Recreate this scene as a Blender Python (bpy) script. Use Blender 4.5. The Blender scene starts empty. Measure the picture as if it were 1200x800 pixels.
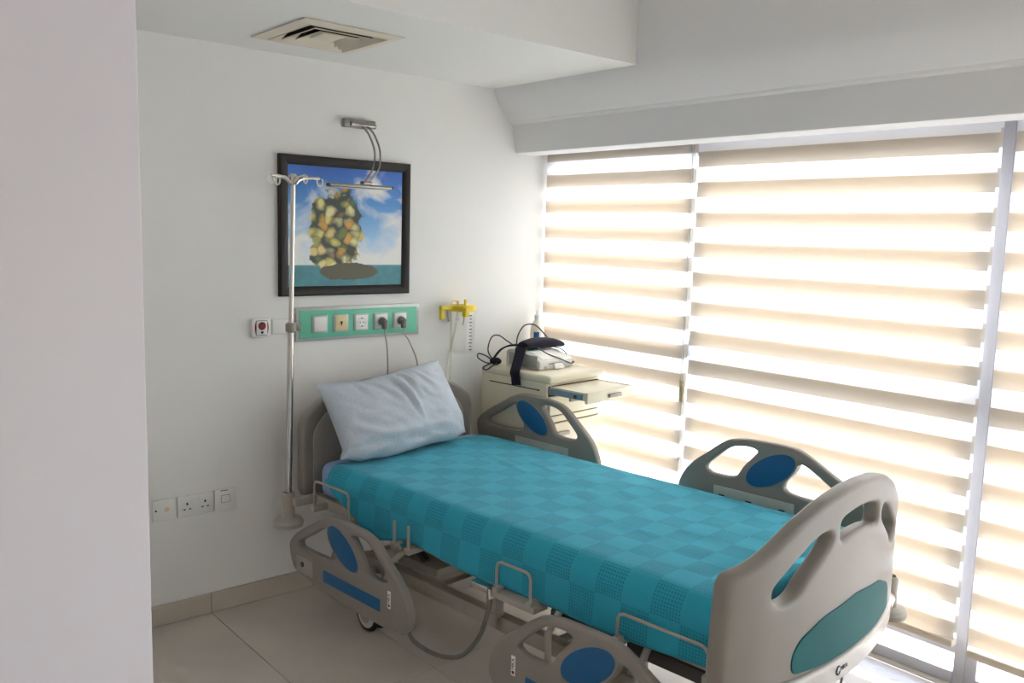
import bpy, bmesh, math, random
from mathutils import Vector, Matrix
random.seed(7)
PI = math.pi
S = bpy.context.scene
COL = S.collection
R = math.radians

# ------------------------------------------------------------------ camera
FPX = 1016.38
YAW, PIT, ROL = R(40.76519), R(7.11229), R(1.54355)
fwd = Vector((math.sin(YAW)*math.cos(PIT), math.cos(YAW)*math.cos(PIT), -math.sin(PIT)))
rgt = Vector((math.cos(YAW), -math.sin(YAW), 0))
upv = rgt.cross(fwd)
r2 = rgt*math.cos(ROL) + upv*math.sin(ROL)
u2 = -rgt*math.sin(ROL) + upv*math.cos(ROL)
cam_d = bpy.data.cameras.new('camera')
cam = bpy.data.objects.new('camera', cam_d)
COL.objects.link(cam)
mw = Matrix((r2, u2, -fwd)).transposed().to_4x4()
mw.translation = Vector((0, 0, 1.60))
cam.matrix_world = mw
cam_d.sensor_width = 36.0
cam_d.sensor_fit = 'HORIZONTAL'
cam_d.lens = FPX/1200*36.0
cam_d.clip_start = 0.02
S.camera = cam

# ------------------------------------------------------------------ light
SUN_EL, SUN_AZ = 44.0, -12.0          # sun stands over +x, a little towards -y
wd = bpy.data.worlds.new('sky')
S.world = wd
wd.use_nodes = True
wn = wd.node_tree
bg = wn.nodes['Background']
sky = wn.nodes.new('ShaderNodeTexSky')
sky.sky_type = 'NISHITA'
sky.sun_disc = False
sky.sun_elevation = R(SUN_EL)
sky.sun_rotation = R(90 - SUN_AZ)
sky.air_density = 1.0
sky.dust_density = 1.5
wn.links.new(sky.outputs[0], bg.inputs[0])
bg.inputs[1].default_value = 0.34
sun_d = bpy.data.lights.new('sun', 'SUN')
sun_d.energy = 5.0
sun_d.angle = R(1.2)
sun_d.color = (1.0, 0.985, 0.965)
sun = bpy.data.objects.new('sun', sun_d)
COL.objects.link(sun)
sd = Vector((math.cos(R(SUN_EL))*math.cos(R(SUN_AZ)), math.cos(R(SUN_EL))*math.sin(R(SUN_AZ)), math.sin(R(SUN_EL))))
sun.rotation_euler = sd.to_track_quat('Z', 'Y').to_euler()
sun.location = (8, 0, 8)

S.view_settings.view_transform = 'Standard'
S.view_settings.look = 'None'
S.view_settings.gamma = 1.0
S.view_settings.use_curve_mapping = False
S.view_settings.exposure = 1.87
S.cycles.max_bounces = 14
S.cycles.diffuse_bounces = 8
S.cycles.transparent_max_bounces = 16
S.cycles.use_denoising = True
S.cycles.sample_clamp_indirect = 6.0

# ------------------------------------------------------------------ materials
def lin(c):
    return tuple(((v/255)/12.92 if v/255 <= 0.04045 else ((v/255+0.055)/1.055)**2.4) for v in c)

def mat(name, rgb, rough=0.6, metal=0.0, spec=0.5, noise=None, bump=None, coat=0.0):
    """noise=(scale, amount): mottled colour; bump=(scale, strength)"""
    m = bpy.data.materials.new(name)
    m.use_nodes = True
    nt = m.node_tree
    b = nt.nodes['Principled BSDF']
    c = lin(rgb)
    b.inputs['Base Color'].default_value = (*c, 1)
    b.inputs['Roughness'].default_value = rough
    b.inputs['Metallic'].default_value = metal
    b.inputs['Specular IOR Level'].default_value = spec
    if coat:
        b.inputs['Coat Weight'].default_value = coat
    if noise or bump:
        tc = nt.nodes.new('ShaderNodeTexCoord')
    if noise:
        n = nt.nodes.new('ShaderNodeTexNoise')
        n.inputs['Scale'].default_value = noise[0]
        n.inputs['Detail'].default_value = 5
        nt.links.new(tc.outputs['Object'], n.inputs['Vector'])
        r = nt.nodes.new('ShaderNodeValToRGB')
        r.color_ramp.elements[0].position = 0.3
        r.color_ramp.elements[1].position = 0.7
        a = noise[1]
        r.color_ramp.elements[0].color = (*[v*(1-a) for v in c], 1)
        r.color_ramp.elements[1].color = (*[min(1, v*(1+a)) for v in c], 1)
        nt.links.new(n.outputs['Fac'], r.inputs['Fac'])
        nt.links.new(r.outputs['Color'], b.inputs['Base Color'])
    if bump:
        n2 = nt.nodes.new('ShaderNodeTexNoise')
        n2.inputs['Scale'].default_value = bump[0]
        n2.inputs['Detail'].default_value = 4
        nt.links.new(tc.outputs['Object'], n2.inputs['Vector'])
        bp = nt.nodes.new('ShaderNodeBump')
        bp.inputs['Strength'].default_value = bump[1]
        bp.inputs['Distance'].default_value = 0.01
        nt.links.new(n2.outputs['Fac'], bp.inputs['Height'])
        nt.links.new(bp.outputs['Normal'], b.inputs['Normal'])
    return m

M = {}
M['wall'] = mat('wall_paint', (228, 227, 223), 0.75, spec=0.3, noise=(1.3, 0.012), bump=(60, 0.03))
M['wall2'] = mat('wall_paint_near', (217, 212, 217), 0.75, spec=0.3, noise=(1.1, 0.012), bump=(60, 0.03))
M['ceiling'] = mat('ceiling_paint', (226, 225, 221), 0.85, spec=0.2, noise=(1.0, 0.012))
M['beam'] = mat('beam_paint', (229, 227, 227), 0.8, spec=0.2, noise=(1.0, 0.012))
M['tile'] = mat('floor_tile', (196, 188, 177), 0.26, spec=0.5, noise=(2.6, 0.10))
M['skirt'] = mat('skirting_tile', (182, 174, 162), 0.35, noise=(3.0, 0.10))
M['grout'] = mat('grout', (96, 86, 76), 0.9, noise=(30, 0.1))
M['alu'] = mat('window_aluminium', (205, 205, 214), 0.4, metal=0.0, noise=(4, 0.03))
M['terrace'] = mat('terrace_concrete', (205, 205, 208), 0.9, noise=(3, 0.06))
M['plastic'] = mat('bed_plastic', (140, 133, 125), 0.42, noise=(8, 0.02), bump=(400, 0.02))
M['metalpaint'] = mat('bed_painted_metal', (168, 161, 149), 0.38, noise=(10, 0.03))
M['barwhite'] = mat('end_bar_paint', (205, 200, 192), 0.3, noise=(10, 0.02))
M['darkmetal'] = mat('dark_metal', (70, 66, 62), 0.5, noise=(12, 0.08))
M['blue'] = mat('blue_inlay', (22, 92, 142), 0.45, noise=(8, 0.04))
M['teal'] = mat('teal_inlay', (30, 96, 98), 0.62, spec=0.25, noise=(4, 0.06))
M['ctrl'] = mat('control_panel_plastic', (186, 190, 182), 0.45, noise=(8, 0.02))
M['rubber'] = mat('rubber_black', (34, 33, 33), 0.7, noise=(30, 0.1))
M['wheelgrey'] = mat('wheel_hub_grey', (214, 210, 204), 0.5, noise=(10, 0.04))
M['chrome'] = mat('chrome', (205, 200, 192), 0.18, metal=1.0, noise=(30, 0.02))
M['steel'] = mat('brushed_steel', (150, 146, 140), 0.3, metal=1.0, noise=(60, 0.08))
M['bumper'] = mat('bumper_grey', (168, 162, 152), 0.55, noise=(12, 0.03))
M['sheet'] = mat('bed_sheet', (140, 172, 214), 0.85, noise=(20, 0.04), bump=(25, 0.2))
M['white'] = mat('white_plastic', (226, 225, 220), 0.4, noise=(10, 0.01))
M['cream'] = mat('cream_plastic', (214, 196, 150), 0.45, noise=(10, 0.02))
M['black'] = mat('black_plastic', (22, 22, 24), 0.5, noise=(20, 0.1))
M['red'] = mat('red_plastic', (150, 32, 36), 0.45, noise=(10, 0.05))
M['panelgreen'] = mat('panel_green', (104, 190, 160), 0.45, noise=(6, 0.02))
M['panelgrey'] = mat('panel_aluminium', (176, 180, 178), 0.35, metal=0.35, noise=(20, 0.04))
M['frame'] = mat('picture_frame_wood', (26, 18, 17), 0.6, noise=(20, 0.12))
M['vent'] = mat('vent_cream', (214, 205, 186), 0.55, noise=(6, 0.03))
M['ventshade'] = mat('vent_slot_shade', (30, 40, 36), 0.8, noise=(6, 0.1))  # dark colour put in for the shade inside the vent
M['yellow'] = mat('yellow_plastic', (226, 196, 44), 0.4, noise=(10, 0.04))
M['cart'] = mat('cabinet_laminate', (222, 214, 190), 0.45, noise=(5, 0.015))
M['cartgap'] = mat('cabinet_gap', (70, 66, 58), 0.8, noise=(9, 0.05))
M['handle'] = mat('handle_grey', (150, 146, 134), 0.4, noise=(12, 0.05))
M['slide'] = mat('drawer_slide_zinc', (130, 160, 178), 0.35, metal=0.7, noise=(40, 0.1))
M['device'] = mat('device_plastic', (212, 211, 204), 0.45, noise=(9, 0.02))
M['device2'] = mat('device_side_plastic', (160, 164, 156), 0.5, noise=(9, 0.02))
M['screen'] = mat('device_screen', (40, 140, 130), 0.2, noise=(9, 0.05))
M['navy'] = mat('navy_strap', (17, 17, 38), 0.85, noise=(60, 0.2), bump=(300, 0.2))
M['plug'] = mat('plug_grey', (110, 110, 106), 0.5, noise=(30, 0.05))
M['cord'] = mat('grey_cord', (158, 156, 148), 0.5, noise=(30, 0.05))
M['cordblue'] = mat('dark_lead', (44, 54, 74), 0.5, noise=(30, 0.08))
M['bottle'] = mat('bottle_plastic', (236, 230, 214), 0.35, noise=(9, 0.01))
M['label'] = mat('label_blue', (40, 96, 160), 0.5, noise=(9, 0.05))
M['paper'] = mat('paper_white', (238, 236, 230), 0.8, noise=(20, 0.02))
M['print'] = mat('print_dark', (36, 40, 70), 0.6, noise=(20, 0.05))
M['hose'] = mat('grey_hose', (112, 108, 102), 0.5, noise=(30, 0.05))

def translucent(name, tint, trans, clear, diff=0.25):
    """woven blind cloth: part diffuse, part translucent, part open weave"""
    m = bpy.data.materials.new(name)
    m.use_nodes = True
    nt = m.node_tree
    for n in list(nt.nodes):
        if n.type != 'OUTPUT_MATERIAL':
            nt.nodes.remove(n)
    out = [n for n in nt.nodes if n.type == 'OUTPUT_MATERIAL'][0]
    tc = nt.nodes.new('ShaderNodeTexCoord')
    no = nt.nodes.new('ShaderNodeTexNoise')
    mp = nt.nodes.new('ShaderNodeMapping')
    mp.inputs['Scale'].default_value = (1, 6, 260)
    nt.links.new(tc.outputs['Object'], mp.inputs['Vector'])
    nt.links.new(mp.outputs['Vector'], no.inputs['Vector'])
    no.inputs['Scale'].default_value = 3
    rp = nt.nodes.new('ShaderNodeValToRGB')
    rp.color_ramp.elements[0].color = (*[v*0.95 for v in trans], 1)
    rp.color_ramp.elements[1].color = (*trans, 1)
    nt.links.new(no.outputs['Fac'], rp.inputs['Fac'])
    d = nt.nodes.new('ShaderNodeBsdfDiffuse')
    d.inputs['Color'].default_value = (*tint, 1)
    t = nt.nodes.new('ShaderNodeBsdfTranslucent')
    nt.links.new(rp.outputs['Color'], t.inputs['Color'])
    mx = nt.nodes.new('ShaderNodeMixShader')
    mx.inputs[0].default_value = 1-diff
    nt.links.new(d.outputs[0], mx.inputs[1])
    nt.links.new(t.outputs[0], mx.inputs[2])
    tr = nt.nodes.new('ShaderNodeBsdfTransparent')
    m2 = nt.nodes.new('ShaderNodeMixShader')
    m2.inputs[0].default_value = clear
    nt.links.new(mx.outputs[0], m2.inputs[1])
    nt.links.new(tr.outputs[0], m2.inputs[2])
    nt.links.new(m2.outputs[0], out.inputs[0])
    return m

M['band'] = translucent('blind_cloth', (0.80, 0.77, 0.72), (0.45, 0.378, 0.295), 0.0, 0.35)
M['sheer'] = translucent('blind_sheer', (0.85, 0.85, 0.84), (0.97, 0.97, 0.96), 0.20, 0.2)

def clear(name, rgb, refl=0.06, tint=0.95, rough=0.02, edge=0.5):
    m = bpy.data.materials.new(name)
    m.use_nodes = True
    nt = m.node_tree
    for n in list(nt.nodes):
        if n.type != 'OUTPUT_MATERIAL':
            nt.nodes.remove(n)
    out = [n for n in nt.nodes if n.type == 'OUTPUT_MATERIAL'][0]
    tr = nt.nodes.new('ShaderNodeBsdfTransparent')
    tr.inputs[0].default_value = (*[c*tint for c in rgb], 1)
    gl = nt.nodes.new('ShaderNodeBsdfGlossy')
    gl.inputs['Roughness'].default_value = rough
    lw = nt.nodes.new('ShaderNodeLayerWeight')
    lw.inputs['Blend'].default_value = 0.25
    mt = nt.nodes.new('ShaderNodeMath')
    mt.operation = 'MULTIPLY_ADD'
    mt.inputs[1].default_value = edge
    mt.inputs[2].default_value = refl
    nt.links.new(lw.outputs['Facing'], mt.inputs[0])
    mx = nt.nodes.new('ShaderNodeMixShader')
    nt.links.new(mt.outputs[0], mx.inputs[0])
    nt.links.new(tr.outputs[0], mx.inputs[1])
    nt.links.new(gl.outputs[0], mx.inputs[2])
    nt.links.new(mx.outputs[0], out.inputs[0])
    return m

M['glass'] = clear('window_glass', (0.97, 0.99, 1.0), 0.03, 0.96)
M['jar'] = clear('clear_jar_plastic', (0.985, 0.985, 0.98), 0.03, 0.985, 0.08, 0.22)
M['tube'] = clear('clear_tube', (0.97, 0.96, 0.92), 0.04, 0.97, 0.15, 0.25)

def blanket_material():
    m = bpy.data.materials.new('waffle_blanket')
    m.use_nodes = True
    nt = m.node_tree
    b = nt.nodes['Principled BSDF']
    b.inputs['Roughness'].default_value = 0.9
    b.inputs['Specular IOR Level'].default_value = 0.15
    b.inputs['Sheen Weight'].default_value = 0.15
    uv = nt.nodes.new('ShaderNodeUVMap')
    ck = nt.nodes.new('ShaderNodeTexChecker')
    ck.inputs['Scale'].default_value = 1/0.098
    nt.links.new(uv.outputs[0], ck.inputs['Vector'])
    ck.inputs['Color1'].default_value = (1, 1, 1, 1)
    ck.inputs['Color2'].default_value = (0, 0, 0, 1)
    # open-weave holes: a fine grid of dots
    sx = nt.nodes.new('ShaderNodeSeparateXYZ')
    nt.links.new(uv.outputs[0], sx.inputs[0])
    def wave(sock):
        a = nt.nodes.new('ShaderNodeMath'); a.operation = 'MULTIPLY'; a.inputs[1].default_value = 2*PI/0.0098
        nt.links.new(sock, a.inputs[0])
        s = nt.nodes.new('ShaderNodeMath'); s.operation = 'SINE'
        nt.links.new(a.outputs[0], s.inputs[0])
        return s.outputs[0]
    add = nt.nodes.new('ShaderNodeMath'); add.operation = 'ADD'
    nt.links.new(wave(sx.outputs[0]), add.inputs[0])
    nt.links.new(wave(sx.outputs[1]), add.inputs[1])
    dots = nt.nodes.new('ShaderNodeMapRange')
    dots.inputs['From Min'].default_value = 0.45
    dots.inputs['From Max'].default_value = 1.1
    nt.links.new(add.outputs[0], dots.inputs['Value'])
    hol = nt.nodes.new('ShaderNodeMath'); hol.operation = 'MULTIPLY'
    nt.links.new(dots.outputs[0], hol.inputs[0])
    nt.links.new(ck.outputs['Fac'], hol.inputs[1])
    no = nt.nodes.new('ShaderNodeTexNoise')
    no.inputs['Scale'].default_value = 9
    no.inputs['Detail'].default_value = 4
    nt.links.new(uv.outputs[0], no.inputs['Vector'])
    base = nt.nodes.new('ShaderNodeValToRGB')
    base.color_ramp.elements[0].color = (*lin((46, 156, 180)), 1)
    base.color_ramp.elements[1].color = (*lin((58, 170, 194)), 1)
    nt.links.new(no.outputs['Fac'], base.inputs['Fac'])
    sq = nt.nodes.new('ShaderNodeMixRGB')
    sq.inputs['Color2'].default_value = (*lin((32, 138, 160)), 1)
    f2 = nt.nodes.new('ShaderNodeMath'); f2.operation = 'MULTIPLY'; f2.inputs[1].default_value = 0.16
    nt.links.new(ck.outputs['Fac'], f2.inputs[0])
    nt.links.new(f2.outputs[0], sq.inputs['Fac'])
    nt.links.new(base.outputs[0], sq.inputs['Color1'])
    dk = nt.nodes.new('ShaderNodeMixRGB')
    dk.inputs['Color2'].default_value = (*lin((24, 112, 132)), 1)
    h7 = nt.nodes.new('ShaderNodeMath'); h7.operation = 'MULTIPLY'; h7.inputs[1].default_value = 0.75
    nt.links.new(hol.outputs[0], h7.inputs[0])
    nt.links.new(h7.outputs[0], dk.inputs['Fac'])
    nt.links.new(sq.outputs[0], dk.inputs['Color1'])
    nt.links.new(dk.outputs[0], b.inputs['Base Color'])
    bp = nt.nodes.new('ShaderNodeBump')
    bp.invert = True
    bp.inputs['Strength'].default_value = 0.5
    bp.inputs['Distance'].default_value = 0.003
    nt.links.new(hol.outputs[0], bp.inputs['Height'])
    nt.links.new(bp.outputs[0], b.inputs['Normal'])
    return m
M['blanket'] = blanket_material()

def pillow_material():
    m = mat('pillowcase_print', (186, 194, 202), 0.9, spec=0.15, noise=(8, 0.03), bump=(45, 0.25))
    nt = m.node_tree
    b = nt.nodes['Principled BSDF']
    old = b.inputs['Base Color'].links[0].from_socket
    tc = nt.nodes.new('ShaderNodeTexCoord')
    vo = nt.nodes.new('ShaderNodeTexVoronoi')
    vo.inputs['Scale'].default_value = 150
    nt.links.new(tc.outputs['Object'], vo.inputs['Vector'])
    mr = nt.nodes.new('ShaderNodeMapRange')
    mr.inputs['From Min'].default_value = 0.28
    mr.inputs['From Max'].default_value = 0.14
    mr.inputs['To Max'].default_value = 0.45
    nt.links.new(vo.outputs['Distance'], mr.inputs['Value'])
    mx = nt.nodes.new('ShaderNodeMixRGB')
    mx.inputs['Color2'].default_value = (*lin((112, 130, 150)), 1)
    nt.links.new(mr.outputs[0], mx.inputs['Fac'])
    nt.links.new(old, mx.inputs['Color1'])
    nt.links.new(mx.outputs[0], b.inputs['Base Color'])
    return m
M['pillow'] = pillow_material()

def picture_material():
    """a plain stand-in print: blue sky, white cloud, teal water and yellow-green patches"""
    m = bpy.data.materials.new('picture_print')
    m.use_nodes = True
    nt = m.node_tree
    b = nt.nodes['Principled BSDF']
    b.inputs['Roughness'].default_value = 0.35
    tc = nt.nodes.new('ShaderNodeTexCoord')
    uv = tc.outputs['Generated']           # x across, z up
    sx = nt.nodes.new('ShaderNodeSeparateXYZ')
    nt.links.new(uv, sx.inputs[0])
    def ramp(sock, stops):
        r = nt.nodes.new('ShaderNodeValToRGB')
        e = r.color_ramp.elements
        while len(e) < len(stops):
            e.new(0.5)
        for k, (p, c) in enumerate(stops):
            e[k].position = p
            e[k].color = (*(lin(c) if isinstance(c, tuple) else (c, c, c)), 1)
        nt.links.new(sock, r.inputs['Fac'])
        return r.outputs[0]
    def noise(scale, det=5, vec=None, dist=0.0):
        n = nt.nodes.new('ShaderNodeTexNoise')
        n.inputs['Scale'].default_value = scale
        n.inputs['Detail'].default_value = det
        n.inputs['Distortion'].default_value = dist
        nt.links.new(vec or uv, n.inputs['Vector'])
        return n.outputs['Fac']
    def mix(f, c1, c2):
        x = nt.nodes.new('ShaderNodeMixRGB')
        nt.links.new(f, x.inputs['Fac'])
        nt.links.new(c1, x.inputs['Color1'])
        nt.links.new(c2, x.inputs['Color2'])
        return x.outputs[0]
    def math_(op, a, b_):
        x = nt.nodes.new('ShaderNodeMath'); x.operation = op
        for i, v in enumerate((a, b_)):
            if isinstance(v, (int, float)):
                x.inputs[i].default_value = v
            else:
                nt.links.new(v, x.inputs[i])
        return x.outputs[0]
    def rgb(c):
        x = nt.nodes.new('ShaderNodeRGB'); x.outputs[0].default_value = (*lin(c), 1)
        return x.outputs[0]
    skyc = ramp(sx.outputs[2], [(0.0, (190, 210, 225)), (0.35, (150, 195, 228)), (0.7, (70, 140, 205)), (1.0, (48, 100, 190))])
    # clouds: dense low down and along a diagonal on the right
    d1 = math_('ADD', math_('MULTIPLY', sx.outputs[2], -0.75), 0.72)
    d2 = math_('SUBTRACT', 0.34, math_('ABSOLUTE', math_('SUBTRACT', sx.outputs[0], 0.74), 0))
    dens = math_('ADD', math_('MAXIMUM', d1, d2), math_('MULTIPLY', math_('SUBTRACT', noise(3.4, 7, None, 0.6), 0.5), 1.5))
    col = mix(ramp(dens, [(0.22, 0.0), (0.5, 1.0)]), skyc, rgb((226, 226, 222)))
    # water
    w = ramp(sx.outputs[2], [(0.0, 1.0), (0.178, 1.0), (0.186, 0.0), (1.0, 0.0)])
    col = mix(w, col, mix(noise(14, 4), rgb((24, 96, 112)), rgb((62, 150, 158))))
    # soft patches of yellow and green, left of centre
    dx = math_('DIVIDE', math_('SUBTRACT', sx.outputs[0], 0.40), 0.27)
    dz = math_('DIVIDE', math_('SUBTRACT', sx.outputs[2], 0.47), 0.38)
    rad = math_('ADD', math_('MULTIPLY', dx, dx), math_('MULTIPLY', dz, dz))
    vo = nt.nodes.new('ShaderNodeTexVoronoi')
    vo.inputs['Scale'].default_value = 13
    wn_ = nt.nodes.new('ShaderNodeTexNoise')
    wn_.inputs['Scale'].default_value = 7
    nt.links.new(uv, wn_.inputs['Vector'])
    va = nt.nodes.new('ShaderNodeVectorMath'); va.operation = 'MULTIPLY_ADD'
    nt.links.new(wn_.outputs['Color'], va.inputs[0])
    va.inputs[1].default_value = (0.16, 0.0, 0.10)
    nt.links.new(uv, va.inputs[2])
    nt.links.new(va.outputs[0], vo.inputs['Vector'])
    body = math_('SUBTRACT', 1.95, math_('ADD', rad, math_('MULTIPLY', noise(7, 4), 2.2)))
    patch = ramp(body, [(0.0, 0.0), (0.12, 1.0)])
    s2 = nt.nodes.new('ShaderNodeSeparateColor')
    nt.links.new(vo.outputs['Color'], s2.inputs[0])
    pc = ramp(s2.outputs[0], [(0.0, (52, 92, 52)), (0.3, (206, 192, 92)), (0.55, (222, 214, 150)), (0.8, (214, 160, 60)), (1.0, (90, 110, 56))])
    pc = mix(ramp(vo.outputs['Distance'], [(0.35, 0.0), (0.75, 1.0)]), pc, rgb((40, 52, 36)))
    col = mix(patch, col, pc)
    # a dark low mass under the patches
    ex = math_('DIVIDE', math_('SUBTRACT', sx.outputs[0], 0.52), 0.26)
    ez = math_('DIVIDE', math_('ADD', math_('SUBTRACT', sx.outputs[2], 0.15), math_('MULTIPLY', noise(9, 3), 0.05)), 0.075)
    lo = math_('SUBTRACT', 1.0, math_('ADD', math_('MULTIPLY', ex, ex), math_('MULTIPLY', ez, ez)))
    col = mix(ramp(lo, [(0.0, 0.0), (0.08, 1.0)]), col, rgb((72, 70, 44)))
    nt.links.new(col, b.inputs['Base Color'])
    return m
M['print_picture'] = picture_material()

# ------------------------------------------------------------------ helpers
def link(name, me, m, parent=None, smooth=True, ang=35):
    if isinstance(m, str):
        m = M[m]
    if m and not me.materials:
        me.materials.append(m)
    if smooth:
        for p in me.polygons:
            p.use_smooth = True
        me.set_sharp_from_angle(angle=R(ang))
    o = bpy.data.objects.new(name, me)
    COL.objects.link(o)
    if parent:
        o.parent = parent
    return o

def obj(name, bm, m, parent=None, smooth=True, ang=35):
    bmesh.ops.recalc_face_normals(bm, faces=bm.faces)
    me = bpy.data.meshes.new(name)
    bm.to_mesh(me)
    bm.free()
    return link(name, me, m, parent, smooth, ang)

def tag(o, label, cat, group=None):
    o['label'] = label
    o['category'] = cat
    if group:
        o['group'] = group
    return o

def struct(o):
    o['kind'] = 'structure'
    return o

def thing(name, label, cat, loc=(0, 0, 0), rz=0, group=None):
    o = bpy.data.objects.new(name, None)
    COL.objects.link(o)
    o.empty_display_size = 0.05
    o.location = loc
    o.rotation_euler = (0, 0, rz)
    return tag(o, label, cat, group)

def NB():
    return bmesh.new()

def box(bm, x0, x1, y0, y1, z0, z1, bev=0.0, seg=2, mtx=None):
    r = bmesh.ops.create_cube(bm, size=1.0)
    vs = r['verts']
    for v in vs:
        v.co = Vector(((x0+x1)/2 + v.co.x*(x1-x0), (y0+y1)/2 + v.co.y*(y1-y0), (z0+z1)/2 + v.co.z*(z1-z0)))
    if bev > 0:
        es = list({e for v in vs for e in v.link_edges})
        rr = bmesh.ops.bevel(bm, geom=es, offset=bev, segments=seg, affect='EDGES', profile=0.5)
        vs = list({v for f in rr['faces'] for v in f.verts} | {v for v in vs if v.is_valid})
    if mtx:
        for v in vs:
            v.co = mtx @ v.co
    return bm

def B(x0, x1, y0, y1, z0, z1, bev=0.0, seg=2):
    return box(NB(), x0, x1, y0, y1, z0, z1, bev, seg)

def frame_basis(d):
    d = d.normalized()
    a = Vector((0, 0, 1)) if abs(d.z) < 0.9 else Vector((1, 0, 0))
    u = d.cross(a).normalized()
    return u, d.cross(u).normalized()

def tube(bm, pts, r, n=10, closed=False, cap=True):
    """tube along a polyline; r may be a list"""
    pts = [Vector(p) for p in pts]
    k = len(pts)
    rs = r if isinstance(r, (list, tuple)) else [r]*k
    rings = []
    pu = None
    for i, p in enumerate(pts):
        a = pts[(i-1) % k] if (i > 0 or closed) else p
        b = pts[(i+1) % k] if (i < k-1 or closed) else p
        d = (b-a).normalized()
        if pu is None:
            u, w = frame_basis(d)
        else:
            u = (pu - d*pu.dot(d)).normalized()
            w = d.cross(u)
        pu = u
        rings.append([bm.verts.new(p + (u*math.cos(2*PI*j/n) + w*math.sin(2*PI*j/n))*rs[i]) for j in range(n)])
    for i in range(k if closed else k-1):
        A, Bq = rings[i], rings[(i+1) % k]
        for j in range(n):
            bm.faces.new((A[j], A[(j+1) % n], Bq[(j+1) % n], Bq[j]))
    if cap and not closed:
        bm.faces.new(rings[0][::-1])
        bm.faces.new(rings[-1])
    return bm

def T(pts, r, n=10, closed=False):
    return tube(NB(), pts, r, n, closed)

def smooth_path(pts, sub=6, closed=False):
    pts = [Vector(p) for p in pts]
    out = []
    k = len(pts)
    rng = range(k) if closed else range(k-1)
    for i in rng:
        p0 = pts[(i-1) % k] if (i > 0 or closed) else pts[0]
        p1 = pts[i]
        p2 = pts[(i+1) % k]
        p3 = pts[(i+2) % k] if (i < k-2 or closed) else pts[-1]
        for s in range(sub):
            t = s/sub
            out.append(0.5*((2*p1) + (p2-p0)*t + (2*p0-5*p1+4*p2-p3)*t*t + (-p0+3*p1-3*p2+p3)*t**3))
    if not closed:
        out.append(pts[-1])
    return out

def lathe(bm, prof, c=(0, 0, 0), n=24, axis='z'):
    """prof: [(r, h)...]; spun round the axis through c"""
    c = Vector(c)
    rings = []
    for r, h in prof:
        ring = []
        for j in range(n):
            a = 2*PI*j/n
            p = Vector((r*math.cos(a), r*math.sin(a), h))
            if axis == 'x':
                p = Vector((h, p.x, p.y))
            elif axis == 'y':
                p = Vector((p.x, h, p.y))
            ring.append(bm.verts.new(c+p))
        rings.append(ring)
    for A, Bq in zip(rings, rings[1:]):
        for j in range(n):
            bm.faces.new((A[j], A[(j+1) % n], Bq[(j+1) % n], Bq[j]))
    bm.faces.new(rings[0][::-1])
    bm.faces.new(rings[-1])
    return bm

def LA(prof, c=(0, 0, 0), n=24, axis='z'):
    return lathe(NB(), prof, c, n, axis)

def plate(loops, depth, bev, smooth_sub=5, cuts=None, bend=None, seg=2):
    """flat plate with holes in (p, z); thickness along the second axis (centred on 0).
    loops: [(points, smooth?)...], first the outline. Returns a bmesh with verts (p, t, z)."""
    cu = bpy.data.curves.new('tmp', 'CURVE')
    cu.dimensions = '2D'
    cu.fill_mode = 'BOTH'
    cu.extrude = depth/2 - bev
    cu.bevel_depth = bev
    cu.bevel_resolution = seg
    cu.offset = -bev
    for pts, sm in loops:
        q = [(x, z, 0) for x, z in pts]
        if sm:
            q = smooth_path(q, smooth_sub, True)
        sp = cu.splines.new('POLY')
        sp.points.add(len(q)-1)
        for pt, c in zip(sp.points, q):
            pt.co = (c[0], c[1], 0, 1)
        sp.use_cyclic_u = True
    o = bpy.data.objects.new('tmp', cu)
    COL.objects.link(o)
    dg = bpy.context.evaluated_depsgraph_get()
    me = bpy.data.meshes.new_from_object(o.evaluated_get(dg))
    bpy.data.objects.remove(o)
    bpy.data.curves.remove(cu)
    bm = NB()
    bm.from_mesh(me)
    bpy.data.meshes.remove(me)
    bmesh.ops.remove_doubles(bm, verts=bm.verts, dist=1e-5)
    if cuts:
        lo, hi, n = cuts
        for i in range(1, n):
            x = lo + (hi-lo)*i/n
            bmesh.ops.bisect_plane(bm, geom=bm.verts[:]+bm.edges[:]+bm.faces[:], plane_co=(x, 0, 0), plane_no=(1, 0, 0))
    for v in bm.verts:
        x, z, t = v.co
        v.co = Vector((x, t + (bend(x) if bend else 0.0), z))
    return bm

def ellipse(cx, cz, a, b, ang, n=28):
    c, s = math.cos(ang), math.sin(ang)
    return [(cx + a*math.cos(2*PI*i/n)*c - b*math.sin(2*PI*i/n)*s, cz + a*math.cos(2*PI*i/n)*s + b*math.sin(2*PI*i/n)*c) for i in range(n)]

def text_mesh(name, body, size, m, parent, mtx, extrude=0.0004):
    cu = bpy.data.curves.new('txt', 'FONT')
    cu.body = body
    cu.size = size
    cu.extrude = extrude
    cu.align_x = 'CENTER'
    cu.align_y = 'CENTER'
    o = bpy.data.objects.new('txt', cu)
    COL.objects.link(o)
    dg = bpy.context.evaluated_depsgraph_get()
    me = bpy.data.meshes.new_from_object(o.evaluated_get(dg))
    bpy.data.objects.remove(o)
    bpy.data.curves.remove(cu)
    me.transform(mtx)
    me.materials.clear()
    return link(name, me, m, parent, smooth=False)

# ------------------------------------------------------------------ room shell
YB = 3.412            # back wall
XW = 3.22             # inner face of the window frames
XB = 3.14             # blind cloth
ZS = 2.303            # lowered ceiling
ZC = 2.85             # ceiling behind the camera
Y0 = -2.10            # wall behind the camera
XL = -1.30            # wall on the far left

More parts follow.
